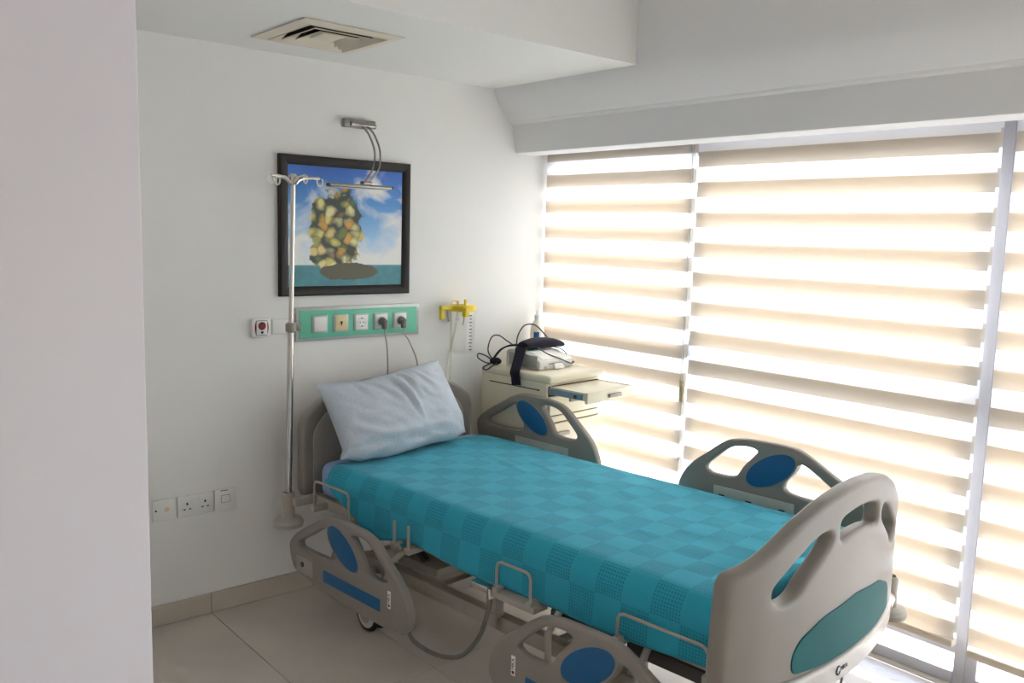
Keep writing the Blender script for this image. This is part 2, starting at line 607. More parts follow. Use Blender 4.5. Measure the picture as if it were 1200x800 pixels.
fl = struct(obj('floor', B(XL, 3.40, Y0, YB, -0.12, -0.0025), 'grout', smooth=False))
TW, TL = 0.4655, 0.945
tb = NB()
box(tb, 0.0012, TW-0.0012, 0.0012, TL-0.0012, -0.012, 0.0, 0.0008, 1)
bmesh.ops.recalc_face_normals(tb, faces=tb.faces)
tme = bpy.data.meshes.new('tile')
tb.to_mesh(tme)
tb.free()
tme.materials.append(M['tile'])
for i in range(-6, 5):
    for j in range(0, 7):
        x, y = 1.322 + i*TW, YB - 0.003 - (j+1)*TL
        if x + TW > XL and x < 3.30 and y + TL > Y0:
            o = bpy.data.objects.new('tile', tme)
            COL.objects.link(o)
            o.location = (x, y, 0)
            o.parent = fl

struct(obj('wall_back', B(XL, 3.40, YB, YB+0.15, 0, ZC), 'wall', smooth=False))
XN, YN = 0.4775, 1.50           # corner of the wall in the near left
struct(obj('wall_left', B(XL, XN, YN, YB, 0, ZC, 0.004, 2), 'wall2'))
struct(obj('wall_corridor', B(XL-0.15, XL, Y0, YB, 0, ZC), 'wall', smooth=False))
struct(obj('wall_front', B(XL, 3.40, Y0-0.15, Y0, 0, ZC), 'wall', smooth=False))
struct(obj('wall_right', B(XW-0.02, 3.30, Y0, -1.435, 0, ZC), 'wall', smooth=False))
struct(obj('ceiling', B(XL-0.15, 3.40, Y0-0.15, YB+0.15, ZC, ZC+0.12), 'ceiling', smooth=False))
YS = 2.485
VX0, VX1, VY0, VY1 = 1.425, 1.829, 2.765, 3.190
s = NB()
h = 0.03                                              # opening for the air diffuser
box(s, XN, 2.80, YS, VY0+h, ZS, ZC)
box(s, XN, 2.80, VY1-h, YB, ZS, ZC)
box(s, XN, VX0+h, VY0+h, VY1-h, ZS, ZC)
box(s, VX1-h, 2.80, VY0+h, VY1-h, ZS, ZC)
struct(obj('ceiling_lowered', s, 'ceiling', smooth=False))

def sweep_y(prof, y0, y1, bm=None):
    bm = bm or NB()
    a = [bm.verts.new((x, y0, z)) for x, z in prof]
    b = [bm.verts.new((x, y1, z)) for x, z in prof]
    n = len(prof)
    for i in range(n):
        bm.faces.new((a[i], a[(i+1) % n], b[(i+1) % n], b[i]))
    bm.faces.new(a[::-1])
    bm.faces.new(b)
    return bm

# the beam over the window, coved down to the blind box
struct(obj('trim_1', sweep_y([(2.775, ZC), (2.775, 2.335), (2.778, 2.30), (2.80, 2.255), (2.84, 2.20), (2.872, 2.162), (2.878, 2.158), (3.30, 2.158), (3.30, ZC)], Y0, YB), 'beam', ang=25))
struct(obj('trim_2', sweep_y([(2.880, 2.158), (2.886, 2.148), (2.902, 2.140), (2.930, 2.012), (2.934, 2.004), (2.950, 2.000), (3.06, 2.000), (3.06, 2.11), (3.215, 2.11), (3.215, 2.03), (3.30, 2.03), (3.30, 2.158)], Y0, YB), 'beam', ang=25))

bs = struct(obj('baseboard_back', B(XN, 3.19, YB-0.010, YB, 0, 0.0835), 'grout', smooth=False))
for i in range(-2, 5):
    x0, x1 = max(1.322 + i*TW + 0.001, XN+0.012), min(1.322 + (i+1)*TW - 0.001, 3.18)
    if x1 > x0:
        obj('skirting_tile', B(x0, x1, YB-0.0125, YB-0.001, 0.001, 0.0845, 0.0015, 1), 'skirt', bs, smooth=False)
bl = struct(obj('baseboard_left', B(XN, XN+0.010, YN+0.01, YB-0.013, 0, 0.0845, 0.0015, 1), 'skirt', smooth=False))
struct(obj('baseboard_near', B(XL, XN+0.010, YN-0.010, YN, 0, 0.0845, 0.0015, 1), 'skirt', smooth=False))

# ------------------------------------------------------------------ windows
def window(name, y0, y1):
    w = bpy.data.objects.new(name, None)
    COL.objects.link(w)
    w.location = (XW, (y0+y1)/2, 0)
    struct(w)
    L = (y1-y0)/2
    X1 = 0.07
    f = 0.040
    obj('window_frame', B(0, X1, -L, -L+f, 0, 2.03, 0.003), 'alu', w)
    obj('window_frame', B(0, X1, L-f, L, 0, 2.03, 0.003), 'alu', w)
    obj('window_frame', B(0, X1, -L+f, L-f, 1.97, 2.03, 0.003), 'alu', w)
    obj('window_frame', B(0, X1, -L+f, L-f, 0.0, 0.045, 0.003), 'alu', w)
    obj('window_transom', B(0, X1, -L+f, L-f, 1.055, 1.135, 0.003), 'alu', w)
    obj('window_transom', B(0.005, X1, -L+f, L-f, 0.115, 0.165, 0.003), 'alu', w)
    for z0, z1 in ((0.045, 0.115), (0.165, 1.055), (1.135, 1.97)):
        obj('window_pane', B(0.03, 0.036, -L+f, L-f, z0, z1), 'glass', w, smooth=False)
    return w
window('window_1', 2.412, YB)
window('window_2', 1.168, 2.412)
window('window_3', -0.14, 1.168)
window('window_added', -1.435, -0.14)  # unseen, added without a blind to brighten the room from behind the camera
struct(obj('floor_terrace', B(3.42, 14, -12, 14, -0.16, -0.06), 'terrace', smooth=False))

# ------------------------------------------------------------------ zebra blinds
def blind(label, y0, y1, zh, phase, gap, BW, group='striped blinds on the window wall'):
    """two cloth layers of solid and sheer bands; zh = height of the hem"""
    P = 0.1315
    L = (y1-y0)/2
    t = thing('zebra_blind', label, 'blind', (XB, (y0+y1)/2, zh), 0, group)
    top = 2.105 - zh
    def strip(name, z0, z1, x, m, cache={}):
        key = (round(L, 4), round(z1-z0, 4), m)
        if key not in cache:
            bm = NB()
            nn = 4
            vs = [[bm.verts.new((0, -L + 2*L*i/nn, z)) for i in range(nn+1)] for z in (0, (z1-z0)/2, z1-z0)]
            for a in range(2):
                for i in range(nn):
                    bm.faces.new((vs[a][i], vs[a][i+1], vs[a+1][i+1], vs[a+1][i]))
            me = bpy.data.meshes.new(name)
            bm.to_mesh(me)
            bm.free()
            me.materials.append(M[m])
            cache[key] = me
        o = bpy.data.objects.new(name, cache[key])
        COL.objects.link(o)
        o.parent = t
        o.location = (x, 0, z0)
    for layer, (x, ph) in enumerate(((0.0, phase), (0.026, phase+gap))):
        z = -P + (ph % P)
        while z < top:
            a, b = max(z, 0.012), min(z+BW, top)
            if b-a > 0.004:
                strip('solid_band', a, b, x, 'band')
            a, b = max(z+BW, 0.012), min(z+P, top)
            if b-a > 0.004:
                strip('sheer_band', a, b, x, 'sheer')
            z += P
    obj('hem_bar', B(-0.008, 0.034, -L, L, -0.012, 0.014, 0.005), 'band2', t)
    obj('head_roller', LA([(0.022, -L), (0.022, L)], (0.013, 0, top-0.026), 16, 'y'), 'alu', t)
    return t
M['band2'] = mat('blind_hem', (214, 200, 182), 0.6, noise=(8, 0.03))
blind('striped blind nearest the picture wall, beside the cabinet', 2.444, 3.398, 0.20, 0.0630, 0.003, 0.064)
blind('wide striped blind behind the foot of the bed, between two window posts', 1.186, 2.420, 0.185, 0.0150, 0.018, 0.066)
blind('striped blind cut off by the right edge of the picture', -0.12, 1.136, 0.172, 0.0280, 0.018, 0.066)
ch = thing('blind_chain', 'white bead chain loop hanging between the first two blinds', 'chain', (3.118, 2.43, 0.62))
obj('chain_loop', T(smooth_path([(0, -0.006, 0), (0, -0.006, 0.5), (0, -0.006, 1.36), (0, 0.006, 1.36), (0, 0.006, 0.5), (0, 0.006, 0), (0, 0, -0.012)], 4, True), 0.0016, 6, True), 'white', ch)
obj('chain_connector', B(-0.007, 0.007, -0.012, 0.012, 0.24, 0.34, 0.004), 'cream', ch)

# ------------------------------------------------------------------ air diffuser
t = thing('air_diffuser', 'square cream four-way air vent set in the lowered ceiling', 'vent', ((VX0+VX1)/2, (VY0+VY1)/2, ZS))
def square_ring(bm, ax, ay, bx, by, z0, z1):
    """sloping ring from half sizes (ax, ay) at z0 to (bx, by) at z1, with thickness; the upper side is the second material"""
    th = 0.004
    def quad(x, y, z):
        return [bm.verts.new(p) for p in ((-x, -y, z), (x, -y, z), (x, y, z), (-x, y, z))]
    r = [quad(ax, ay, z0), quad(bx, by, z1), quad(bx+th*0.4, by+th*0.4, z1+th), quad(ax, ay, z0+th)]
    for k in range(4):
        a, b = r[k], r[(k+1) % 4]
        for i in range(4):
            f_ = bm.faces.new((a[i], a[(i+1) % 4], b[(i+1) % 4], b[i]))
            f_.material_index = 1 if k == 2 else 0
    return bm
HX, HY = (VX1-VX0)/2, (VY1-VY0)/2
f = NB()
square_ring(f, HX, HY, HX-0.042, HY-0.042, -0.006, -0.012)
obj('outer_frame', f, 'vent', t, smooth=False)
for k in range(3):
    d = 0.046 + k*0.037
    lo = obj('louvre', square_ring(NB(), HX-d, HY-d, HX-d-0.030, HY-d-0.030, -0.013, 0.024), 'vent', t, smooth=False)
    lo.data.materials.append(M['ventshade'])  # upper faces coloured dark to stand for shade between the louvres
obj('centre_plate', B(-HX+0.158, HX-0.158, -HY+0.158, HY-0.158, -0.006, -0.001, 0.001), 'vent', t)
obj('duct_box', B(-HX+0.033, HX-0.033, -HY+0.033, HY-0.033, 0.05, 0.053), 'ventshade', t, smooth=False)

# ------------------------------------------------------------------ picture and its lamp
PX0, PX1, PZ0, PZ1 = 1.632, 2.281, 1.309, 1.902
t = thing('framed_picture', 'square picture in a dark frame, blue sky over teal water', 'picture', ((PX0+PX1)/2, YB, PZ0))
hw, hh, fw_ = (PX1-PX0)/2, PZ1-PZ0, 0.041
for side in range(4):
    bm = NB()
    # moulding profile: (inset from the outer edge, depth off the wall)
    prof = [(0, 0.002), (0, 0.020), (0.006, 0.026), (0.022, 0.026), (0.034, 0.018), (fw_, 0.014), (fw_, 0.002)]
    ends = []
    for e in (0, 1):
        ring = []
        for i_, d_ in prof:
            L_, Rr, Bo, To = -hw+i_, hw-i_, i_, hh-i_
            c = [((L_, Bo), (L_, To)), ((L_, To), (Rr, To)), ((Rr, To), (Rr, Bo)), ((Rr, Bo), (L_, Bo))][side][e]
            ring.append(bm.verts.new((c[0], -d_, c[1])))
        ends.append(ring)
    n = len(prof)
    for i in range(n):
        bm.faces.new((ends[0][i], ends[0][(i+1) % n], ends[1][(i+1) % n], ends[1][i]))
    bm.faces.new(ends[0]); bm.faces.new(ends[1][::-1])
    obj('frame_rail', bm, 'frame', t)
obj('print', B(-hw+0.038, hw-0.038, -0.012, -0.003, 0.038, hh-0.038), 'print_picture', t, smooth=False)

t = thing('picture_lamp', 'slim steel wall lamp on two curved arms over the picture', 'lamp', (2.010, YB, 2.056))
obj('wall_plate', B(-0.079, 0.079, -0.026, -0.0005, -0.018, 0.018, 0.003), 'steel', t)
obj('plate_cover', T([(-0.05, -0.030, -0.006), (0.075, -0.030, -0.006)], 0.010, 12), 'steel', t)
for dx in (0.0, 0.028):
    pts = [(0.005+dx, -0.03, -0.008), (0.012+dx, -0.075, -0.045), (0.012+dx, -0.125, -0.120), (-0.02+dx, -0.165, -0.200), (-0.075+dx*0.6, -0.19, -0.262)]
    obj('arm', T(smooth_path(pts, 8), 0.0042, 8), 'steel', t)
obj('arm_clamp', B(-0.094, -0.052, -0.215, -0.185, -0.272, -0.256, 0.003), 'steel', t)
br = obj('lamp_bar', B(-0.252, 0.045, -0.222, -0.178, -0.287, -0.271, 0.006, 3), 'steel', t)
obj('diffuser', B(-0.235, 0.028, -0.215, -0.185, -0.2895, -0.2865, 0.001), 'white', br)
obj('end_cap', B(0.045, 0.050, -0.220, -0.180, -0.285, -0.273, 0.002), 'black', br)

# ------------------------------------------------------------------ wall services
def W(name, label, cat, x, z, group=None):
    return thing(name, label, cat, (x, YB, z), 0, group)

t = W('bedhead_panel', 'long green wall panel with five switches and sockets in a grey frame', 'socket panel', 2.025, 1.1115)
PW = 0.318
obj('panel_frame', B(-PW, PW, -0.012, -0.0005, 0, 0.1485, 0.003), 'panelgrey', t)
obj('panel_face', B(-PW+0.016, PW-0.014, -0.015, -0.011, 0.0135, 0.1335, 0.001), 'panelgreen', t)
modz = 0.0725
for k in range(5):
    x = 1.818 + k*0.1034 - 2.025
    fr = obj('module_frame', B(x-0.037, x+0.037, -0.0205, -0.0145, modz-0.038, modz+0.038, 0.002), 'panelgrey', t)
    ins = obj('module_insert', B(x-0.031, x+0.031, -0.024, -0.020, modz-0.032, modz+0.032, 0.0025), 'cream' if k == 1 else 'white', fr)
    if k == 0:
        obj('rocker', B(x-0.029, x+0.029, -0.026, -0.0235, modz-0.029, modz+0.029, 0.001), 'white', fr)
    elif k == 1:
        obj('key_hole', LA([(0.006, -0.0255), (0.006, -0.0235)], (x, 0, modz+0.004), 14, 'y'), 'black', fr)
        obj('key_slot', B(x-0.002, x+0.002, -0.0255, -0.0235, modz-0.010, modz+0.002), 'black', fr, smooth=False)
    else:
        obj('socket_rim', LA([(0.0215, -0.0245), (0.0215, -0.0235), (0.019, -0.0235)], (x, 0, modz), 24, 'y'), 'panelgrey', fr)
        obj('socket_well', LA([(0.0195, -0.0247), (0.0195, -0.0242)], (x, 0, modz), 24, 'y'), 'white', fr)
        if k == 2:
            for sx_ in (-1, 1):
                obj('pin_hole', LA([(0.0028, -0.0254), (0.0028, -0.0246)], (x+sx_*0.0095, 0, modz), 10, 'y'), 'black', fr)
                obj('earth_clip', B(x-0.003, x+0.003, -0.0256, -0.0246, modz+sx_*0.017-0.0025, modz+sx_*0.017+0.0025), 'darkmetal', fr, smooth=False)

def plug(label, x, end, mid):
    t = thing('power_plug', label, 'plug', (x, YB-0.0255, 1.184), 0, 'plugs in the green wall panel')
    obj('plug_body', LA([(0.0185, 0.0), (0.0185, -0.012), (0.015, -0.020), (0.012, -0.030), (0.0, -0.031)][:-1], (0, 0, 0), 20, 'y'), 'plug', t)
    obj('plug_grip', B(-0.009, 0.009, -0.036, -0.010, -0.034, 0.006, 0.005), 'plug', t)
    obj('cord', T(smooth_path([(0, -0.026, -0.028), (0.002, -0.028, -0.06), mid, end, (end[0]+0.01, 0.0, end[2]-0.12), (end[0]+0.01, 0.0, end[2]-0.35)], 6), 0.0032, 8), 'cord', t)
plug('grey plug in the fourth socket of the green panel, cord hanging straight', 1.818+3*0.1034, (0.022, -0.02, -0.235), (0.012, -0.03, -0.13))
plug('grey plug in the last socket of the green panel, cord slanting right', 1.818+4*0.1034, (0.082, -0.02, -0.205), (0.030, -0.03, -0.10))

t = W('nurse_call_unit', 'small white call unit with red button and red side strips', 'call button', 1.550, 1.1415)
obj('back_box', B(-0.044, 0.044, -0.018, -0.0005, 0, 0.080, 0.008, 3), 'white', t)
for s_ in (-1, 1):
    obj('side_strip', plate([([(s_*0.0245, 0.012), (s_*0.0285, 0.025), (s_*0.030, 0.040), (s_*0.0285, 0.055), (s_*0.0245, 0.068)], False)], 0.004, 0.0004), 'red', t).location = (0, -0.019, 0)
obj('face_plate', B(-0.0235, 0.0235, -0.0225, -0.0175, 0.011, 0.069, 0.001), 'white', t)
obj('face_rim', B(-0.025, 0.025, -0.0195, -0.0175, 0.009, 0.071, 0.001), 'darkmetal', t)
obj('call_button', LA([(0.0135, -0.022), (0.0135, -0.025), (0.011, -0.027)], (0, 0, 0.0485), 20, 'y'), 'red', t)
obj('button_ring', LA([(0.0165, -0.022), (0.0165, -0.0235)], (0, 0, 0.0485), 20, 'y'), 'black', t)
obj('jack', LA([(0.0055, -0.022), (0.0055, -0.0245)], (0, 0, 0.0215), 14, 'y'), 'black', t)

t = W('blank_plate', 'plain white cover plate between the call unit and the green panel', 'cover plate', 1.6485, 1.151)
obj('cover', B(-0.0495, 0.0495, -0.009, -0.0005, 0, 0.063, 0.003), 'white', t)
obj('cover_lip', B(-0.046, 0.046, -0.011, -0.0085, 0.003, 0.060, 0.0015), 'white', t)

def uk_socket(t, cx):
    for (dx, dz, a, b_) in ((0, 0.012, 0.0032, 0.005), (-0.011, -0.010, 0.0045, 0.0022), (0.011, -0.010, 0.0045, 0.0022)):
        obj('pin_slot', B(cx+dx-a, cx+dx+a, -0.0112, -0.0098, 0.040+dz-b_, 0.040+dz+b_), 'black', t, smooth=False)
t = W('double_socket', 'white twin wall socket low on the wall, middle of three plates', 'socket', 1.265, 0.432)
obj('face_plate', B(-0.073, 0.073, -0.0105, -0.0005, 0, 0.086, 0.003), 'white', t)
for cx in (-0.035, 0.038):
    uk_socket(t, cx)
    obj('rocker', B(cx-0.030 if cx > 0 else cx+0.018, cx-0.018 if cx > 0 else cx+0.030, -0.0135, -0.0100, 0.052, 0.072, 0.001), 'white', t)
t = W('aerial_socket', 'white square socket low on the wall, closest to the wall corner', 'socket', 1.137, 0.432)
obj('face_plate', B(-0.043, 0.043, -0.0105, -0.0005, 0, 0.086, 0.003), 'white', t)
obj('outlet_hole', LA([(0.004, -0.0115), (0.004, -0.010)], (-0.030, 0, 0.045), 14, 'y'), 'black', t)
obj('outlet_ring', LA([(0.010, -0.0115), (0.010, -0.010)], (0.012, 0, 0.045), 18, 'y'), 'cream', t)
t = W('data_socket', 'white square data socket low on the wall, nearest the bed', 'socket', 1.3885, 0.432)
obj('face_plate', B(-0.046, 0.046, -0.0125, -0.0005, 0, 0.088, 0.003), 'white', t)
obj('shutter_frame', B(-0.020, 0.020, -0.0145, -0.0120, 0.030, 0.064, 0.001), 'panelgrey', t)
obj('shutter', B(-0.017, 0.017, -0.0155, -0.0135, 0.033, 0.061, 0.001), 'white', t)
obj('top_slot', B(-0.022, 0.010, -0.0135, -0.0122, 0.0805, 0.0835), 'darkmetal', t, smooth=False)

# suction jar
t = thing('suction_jar', 'clear graduated suction jar with a yellow lid on the wall', 'suction jar', (2.552, 3.335, 1.015))
jp = [(0.052, 0.0), (0.058, 0.006), (0.061, 0.06), (0.062, 0.205), (0.058, 0.207), (0.0565, 0.06), (0.050, 0.008)]
obj('jar', LA(jp, (0, 0, 0), 32), 'jar', t)
ld = obj('lid', LA([(0.064, 0.205), (0.068, 0.208), (0.068, 0.228), (0.062, 0.234), (0.02, 0.236)], (0, 0, 0), 32), 'yellow', t)
obj('port', LA([(0.007, 0.234), (0.007, 0.262), (0.005, 0.262)], (0.002, -0.02, 0), 12), 'yellow', ld)
obj('port', LA([(0.007, 0.234), (0.006, 0.255), (0.004, 0.255)], (-0.028, 0.0, 0), 12), 'yellow', ld)
obj('bracket_arm', B(-0.132, -0.05, -0.012, 0.012, 0.214, 0.234, 0.003), 'yellow', t)
obj('bracket_hook', B(-0.132, -0.110, -0.010, 0.010, 0.168, 0.220, 0.003), 'yellow', t)
obj('lid_tab', B(-0.040, -0.016, -0.078, -0.050, 0.182, 0.226, 0.003), 'yellow', t)
obj('wall_bracket', B(-0.03, 0.03, 0.055, 0.0765, 0.15, 0.225, 0.003), 'white', t)
for k in range(11):
    a0 = -1.50
    w_ = 0.16 if k % 2 == 0 else 0.10
    z = 0.022 + k*0.0165
    bm = NB()
    vs = []
    for i in range(4):
        a = a0 + w_*(i/3-0.5)*2
        vs.append([bm.verts.new((0.0625*math.cos(a), 0.0625*math.sin(a), z+dz)) for dz in (-0.0022, 0.0022)])
    for i in range(3):
        bm.faces.new((vs[i][0], vs[i+1][0], vs[i+1][1], vs[i][1]))
    obj('scale_mark', bm, 'print', t)
obj('valve_stem', T([(-0.02, -0.04, 0.205), (-0.022, -0.042, 0.165), (-0.030, -0.045, 0.140)], 0.003, 8), 'handle', t)
obj('suction_tube', T(smooth_path([(-0.052, -0.03, 0.21), (-0.062, -0.025, 0.12), (-0.06, 0.03, -0.03), (-0.05, 0.064, -0.16), (-0.055, 0.064, -0.45), (-0.03, 0.064, -0.62)], 6), 0.005, 8), 'tube', t)
obj('suction_tube', T(smooth_path([(-0.028, 0.0, 0.25), (-0.045, 0.03, 0.24), (-0.036, 0.04, 0.1), (-0.02, 0.064, -0.16), (-0.03, 0.064, -0.45), (-0.01, 0.064, -0.62)], 6), 0.005, 8), 'tube', t)

# ------------------------------------------------------------------ hospital bed
TH = R(5.0)
Uv = Vector((math.cos(TH), math.sin(TH), 0))
Vv = Vector((-math.sin(TH), math.cos(TH), 0))
BED = Uv*2.40 + Vv*2.05
bed = thing('hospital_bed', 'grey-beige adjustable hospital bed with blue inlays and folding side rails', 'bed', BED, TH)

# --- side rails, drawn as (s, z): s from the blunt end to the arm end, z from the top edge
RO = [(0.020, -0.300), (0.0, -0.270), (0.008, -0.215), (0.052, -0.146), (0.128, -0.083), (0.204, -0.025), (0.270, -0.006), (0.345, -0.001), (0.450, 0.0), (0.513, -0.010), (0.600, -0.055), (0.700, -0.112), (0.765, -0.165), (0.772, -0.210), (0.752, -0.262), (0.715, -0.288), (0.578, -0.305), (0.415, -0.322), (0.18, -0.328), (0.060, -0.322)]
RH1 = [(0.690, -0.152), (0.620, -0.112), (0.530, -0.060), (0.503, -0.066), (0.482, -0.103), (0.456, -0.143), (0.470, -0.170), (0.560, -0.178), (0.680, -0.178), (0.698, -0.165)]
RH2 = [(0.338, -0.040), (0.296, -0.032), (0.231, -0.046), (0.176, -0.090), (0.130, -0.135), (0.134, -0.155), (0.170, -0.162), (0.250, -0.155), (0.285, -0.110), (0.325, -0.062)]
EL = (0.398, -0.103, 0.110, 0.051, R(32))

def side_rail(name, a, p0, sgn, ztop, inner, lowered):
    """a: across; p0: where the blunt end lies along the bed; sgn: arm end direction; inner: +1 if the bed lies towards +a"""
    def mp(pts):
        return [(p0 + sgn*s_, ztop+z_) for s_, z_ in pts]
    rail = obj(name, plate([(mp(RO), True), (mp(RH1), True), (mp(RH2), True)], 0.034, 0.010, 4), 'plastic', bed)
    def ax(o):
        me = o.data
        for v in me.vertices:           # plate lies in (p, t, z) -> bed (t, p, z)
            x, y, z = v.co
            v.co = (a + y, x, z)
        me.flip_normals()
        return o
    ax(rail)
    e = mp(ellipse(EL[0], EL[1], EL[2], EL[3], EL[4]))
    rim = mp(ellipse(EL[0], EL[1], EL[2]+0.007, EL[3]+0.007, EL[4]))
    o = ax(obj('inlay', plate([(e, False)], 0.038, 0.002), 'blue', bed)); o.parent = rail
    o = ax(obj('inlay_rim', plate([(rim, False)], 0.0355, 0.002), 'plastic', bed)); o.parent = rail
    out = -inner
    xo = a + out*0.017
    st = mp([(0.165, -0.226), (0.525, -0.224), (0.525, -0.270), (0.165, -0.272)])
    o = obj('inlay_strip', plate([(st, False)], 0.004, 0.001), 'blue', bed)
    ax(o); o.location.x = out*0.017; o.parent = rail
    # control panel on the bed side
    cp = mp([(0.168, -0.206), (0.500, -0.206), (0.500, -0.268), (0.168, -0.268)])
    o = obj('control_panel', plate([(cp, False)], 0.006, 0.002), 'ctrl', bed)
    ax(o); o.location.x = inner*0.018; o.parent = rail
    for s_ in (0.205, 0.32, 0.455):
        k = obj('control_key', B(a+inner*0.022-0.002, a+inner*0.022+0.002, p0+sgn*s_-0.012, p0+sgn*s_+0.012, ztop-0.252, ztop-0.236, 0.001), 'darkmetal', rail)
    # latch near the arm end
    o = obj('latch', LA([(0.024, -0.003), (0.024, 0.003), (0.016, 0.005)] if out > 0 else [(0.016, -0.005), (0.024, -0.003), (0.024, 0.003)], (xo, p0+sgn*0.665, ztop-0.240), 20, 'x'), 'bumper', rail)
    obj('latch_core', LA([(0.011, -0.008), (0.011, 0.008)], (xo, p0+sgn*0.665, ztop-0.240), 16, 'x'), 'darkmetal', rail)
    obj('latch_plate', B(xo-0.0015, xo+0.0015, min(p0+sgn*0.600, p0+sgn*0.715), max(p0+sgn*0.600, p0+sgn*0.715), ztop-0.280, ztop-0.215, 0.001), 'bumper', rail)
    # maker's sticker
    sy = p0+sgn*0.112
    obj('sticker', B(xo-0.0008, xo+0.0008, sy-0.0085, sy+0.0085, ztop-0.242, ztop-0.178, 0.0004), 'paper', rail)
    rot = Matrix(((0, 0, -1), (0, 1, 0), (1, 0, 0))).to_4x4() if out < 0 else Matrix(((0, 0, 1), (0, -1, 0), (1, 0, 0))).to_4x4()
    text_mesh('sticker_print', 'MKA', 0.017, 'print', rail, Matrix.Translation((xo+out*0.0010, sy, ztop-0.204)) @ rot)
    obj('sticker_mark', LA([(0.0055, -0.0003), (0.0055, 0.0003)], (xo+out*0.0010, sy, ztop-0.231), 14, 'x'), 'red', rail)
    # swing arms down to the bed frame
    for s_ in (0.22, 0.55):
        y = p0+sgn*s_
        if lowered:
            obj('swing_arm', T([(a+inner*0.022, y, ztop-0.27), (a+inner*0.05, y-0.03*sgn, 0.40), (a+inner*0.135, y-0.05*sgn, 0.455)], 0.011, 10), 'metalpaint', rail)
        else:
            obj('swing_arm', T([(a+inner*0.0, y, ztop-0.30), (a+inner*0.02, y, 0.50), (a+inner*0.100, y, 0.455)], 0.011, 10), 'metalpaint', rail)
    return rail

side_rail('side_rail', -0.570, 0.175, 1, 0.512, 1, True)
side_rail('side_rail', -0.570, -0.215, -1, 0.503, 1, True)
side_rail('side_rail', 0.530, 0.245, 1, 0.853, -1, False)
side_rail('side_rail', 0.530, -0.165, -1, 0.857, -1, False)

# --- foot board, bowed in plan, drawn as (a, z)
def bow(a):
    return -1.090 + 0.080*(a/0.5)**2 + 0.022*max(0.0, (abs(a)-0.42)/0.115)**2
half = [(0.535, 0.440), (0.537, 0.60), (0.532, 0.74), (0.520, 0.768), (0.470, 0.785), (0.405, 0.817), (0.310, 0.873), (0.200, 0.915), (0.100, 0.935)]
FO = [(x, z) for x, z in half] + [(0.0, 0.941)] + [(-x, z) for x, z in half[::-1]]
FHL = [(-0.401, 0.704), (-0.388, 0.724), (-0.330, 0.765), (-0.250, 0.812), (-0.190, 0.827), (-0.166, 0.810), (-0.188, 0.778), (-0.270, 0.717), (-0.305, 0.682), (-0.340, 0.668), (-0.375, 0.668), (-0.397, 0.684)]
FHM = [(-0.124, 0.812), (-0.116, 0.846), (-0.06, 0.859), (0.0, 0.863), (0.06, 0.859), (0.116, 0.846), (0.128, 0.820), (0.120, 0.788), (0.06, 0.795), (0.0, 0.797), (-0.06, 0.795), (-0.112, 0.788)]
FHR = [(-x, z) for x, z in FHL]
def rounded_poly(pts, r, n=4):
    """round the corners of a closed polygon"""
    out = []
    k = len(pts)
    for i in range(k):
        p = Vector((*pts[i], 0)); a = Vector((*pts[i-1], 0)); b = Vector((*pts[(i+1) % k], 0))
        d1, d2 = (a-p), (b-p)
        rr = min(r, d1.length*0.45, d2.length*0.45)
        q1, q2 = p+d1.normalized()*rr, p+d2.normalized()*rr
        for j in range(n+1):
            t_ = j/n
            q = q1*(1-t_)**2 + p*2*t_*(1-t_) + q2*t_**2
            out.append((q.x, q.y))
    return out
fb = obj('foot_board', plate([(rounded_poly(FO, 0.03), False), (FHL, True), (FHM, True), (FHR, True)], 0.050, 0.016, 4, (-0.56, 0.56, 36), bow, 4), 'plastic', bed, ang=50)
FP = [(-0.318, 0.462), (-0.322, 0.512), (-0.292, 0.553), (-0.190, 0.592), (0.0, 0.612), (0.190, 0.592), (0.292, 0.553), (0.322, 0.512), (0.318, 0.462), (0.200, 0.452), (0.0, 0.452), (-0.200, 0.452)]
o = obj('inlay_panel', plate([(rounded_poly(FP, 0.03), False)], 0.006, 0.002, 4, (-0.33, 0.33, 22), lambda a: bow(a)-0.0255), 'teal', fb, ang=50)
# bar under the foot board with the maker's mark
eb = obj('end_bar', plate([(rounded_poly([(-0.50, 0.370), (-0.50, 0.438), (0.50, 0.438), (0.50, 0.370)], 0.02), False)], 0.045, 0.012, 4, (-0.52, 0.52, 30), lambda a: bow(a)-0.006, 3), 'barwhite', bed, ang=50)
LX = -0.075
LY = bow(LX)-0.006-0.0232
sl = (bow(LX+0.02)-bow(LX-0.02))/0.04
lm = Matrix.Translation((LX, LY, 0.408)) @ Matrix.Rotation(math.atan(sl), 4, 'Z') @ Matrix.Rotation(PI/2, 4, 'X')
text_mesh('bar_lettering', 'MKA', 0.020, 'print', eb, lm @ Matrix.Translation((0.016, 0, 0)))
bm = NB()
pts = [Vector((math.cos(a)*0.0105-0.018, math.sin(a)*0.0125, 0)) for a in [R(40+i*(300/18)) for i in range(19)]]
tube(bm, [lm @ p for p in pts], [0.0012+0.0016*math.sin(PI*i/18) for i in range(19)], 6)
obj('bar_emblem', bm, 'print', eb)
obj('wire_hook', T([(0.0, -1.09, 0.375), (0.002, -1.09, 0.335), (-0.035, -1.10, 0.310), (-0.10, -1.10, 0.310)], 0.004, 8), 'steel', bed)

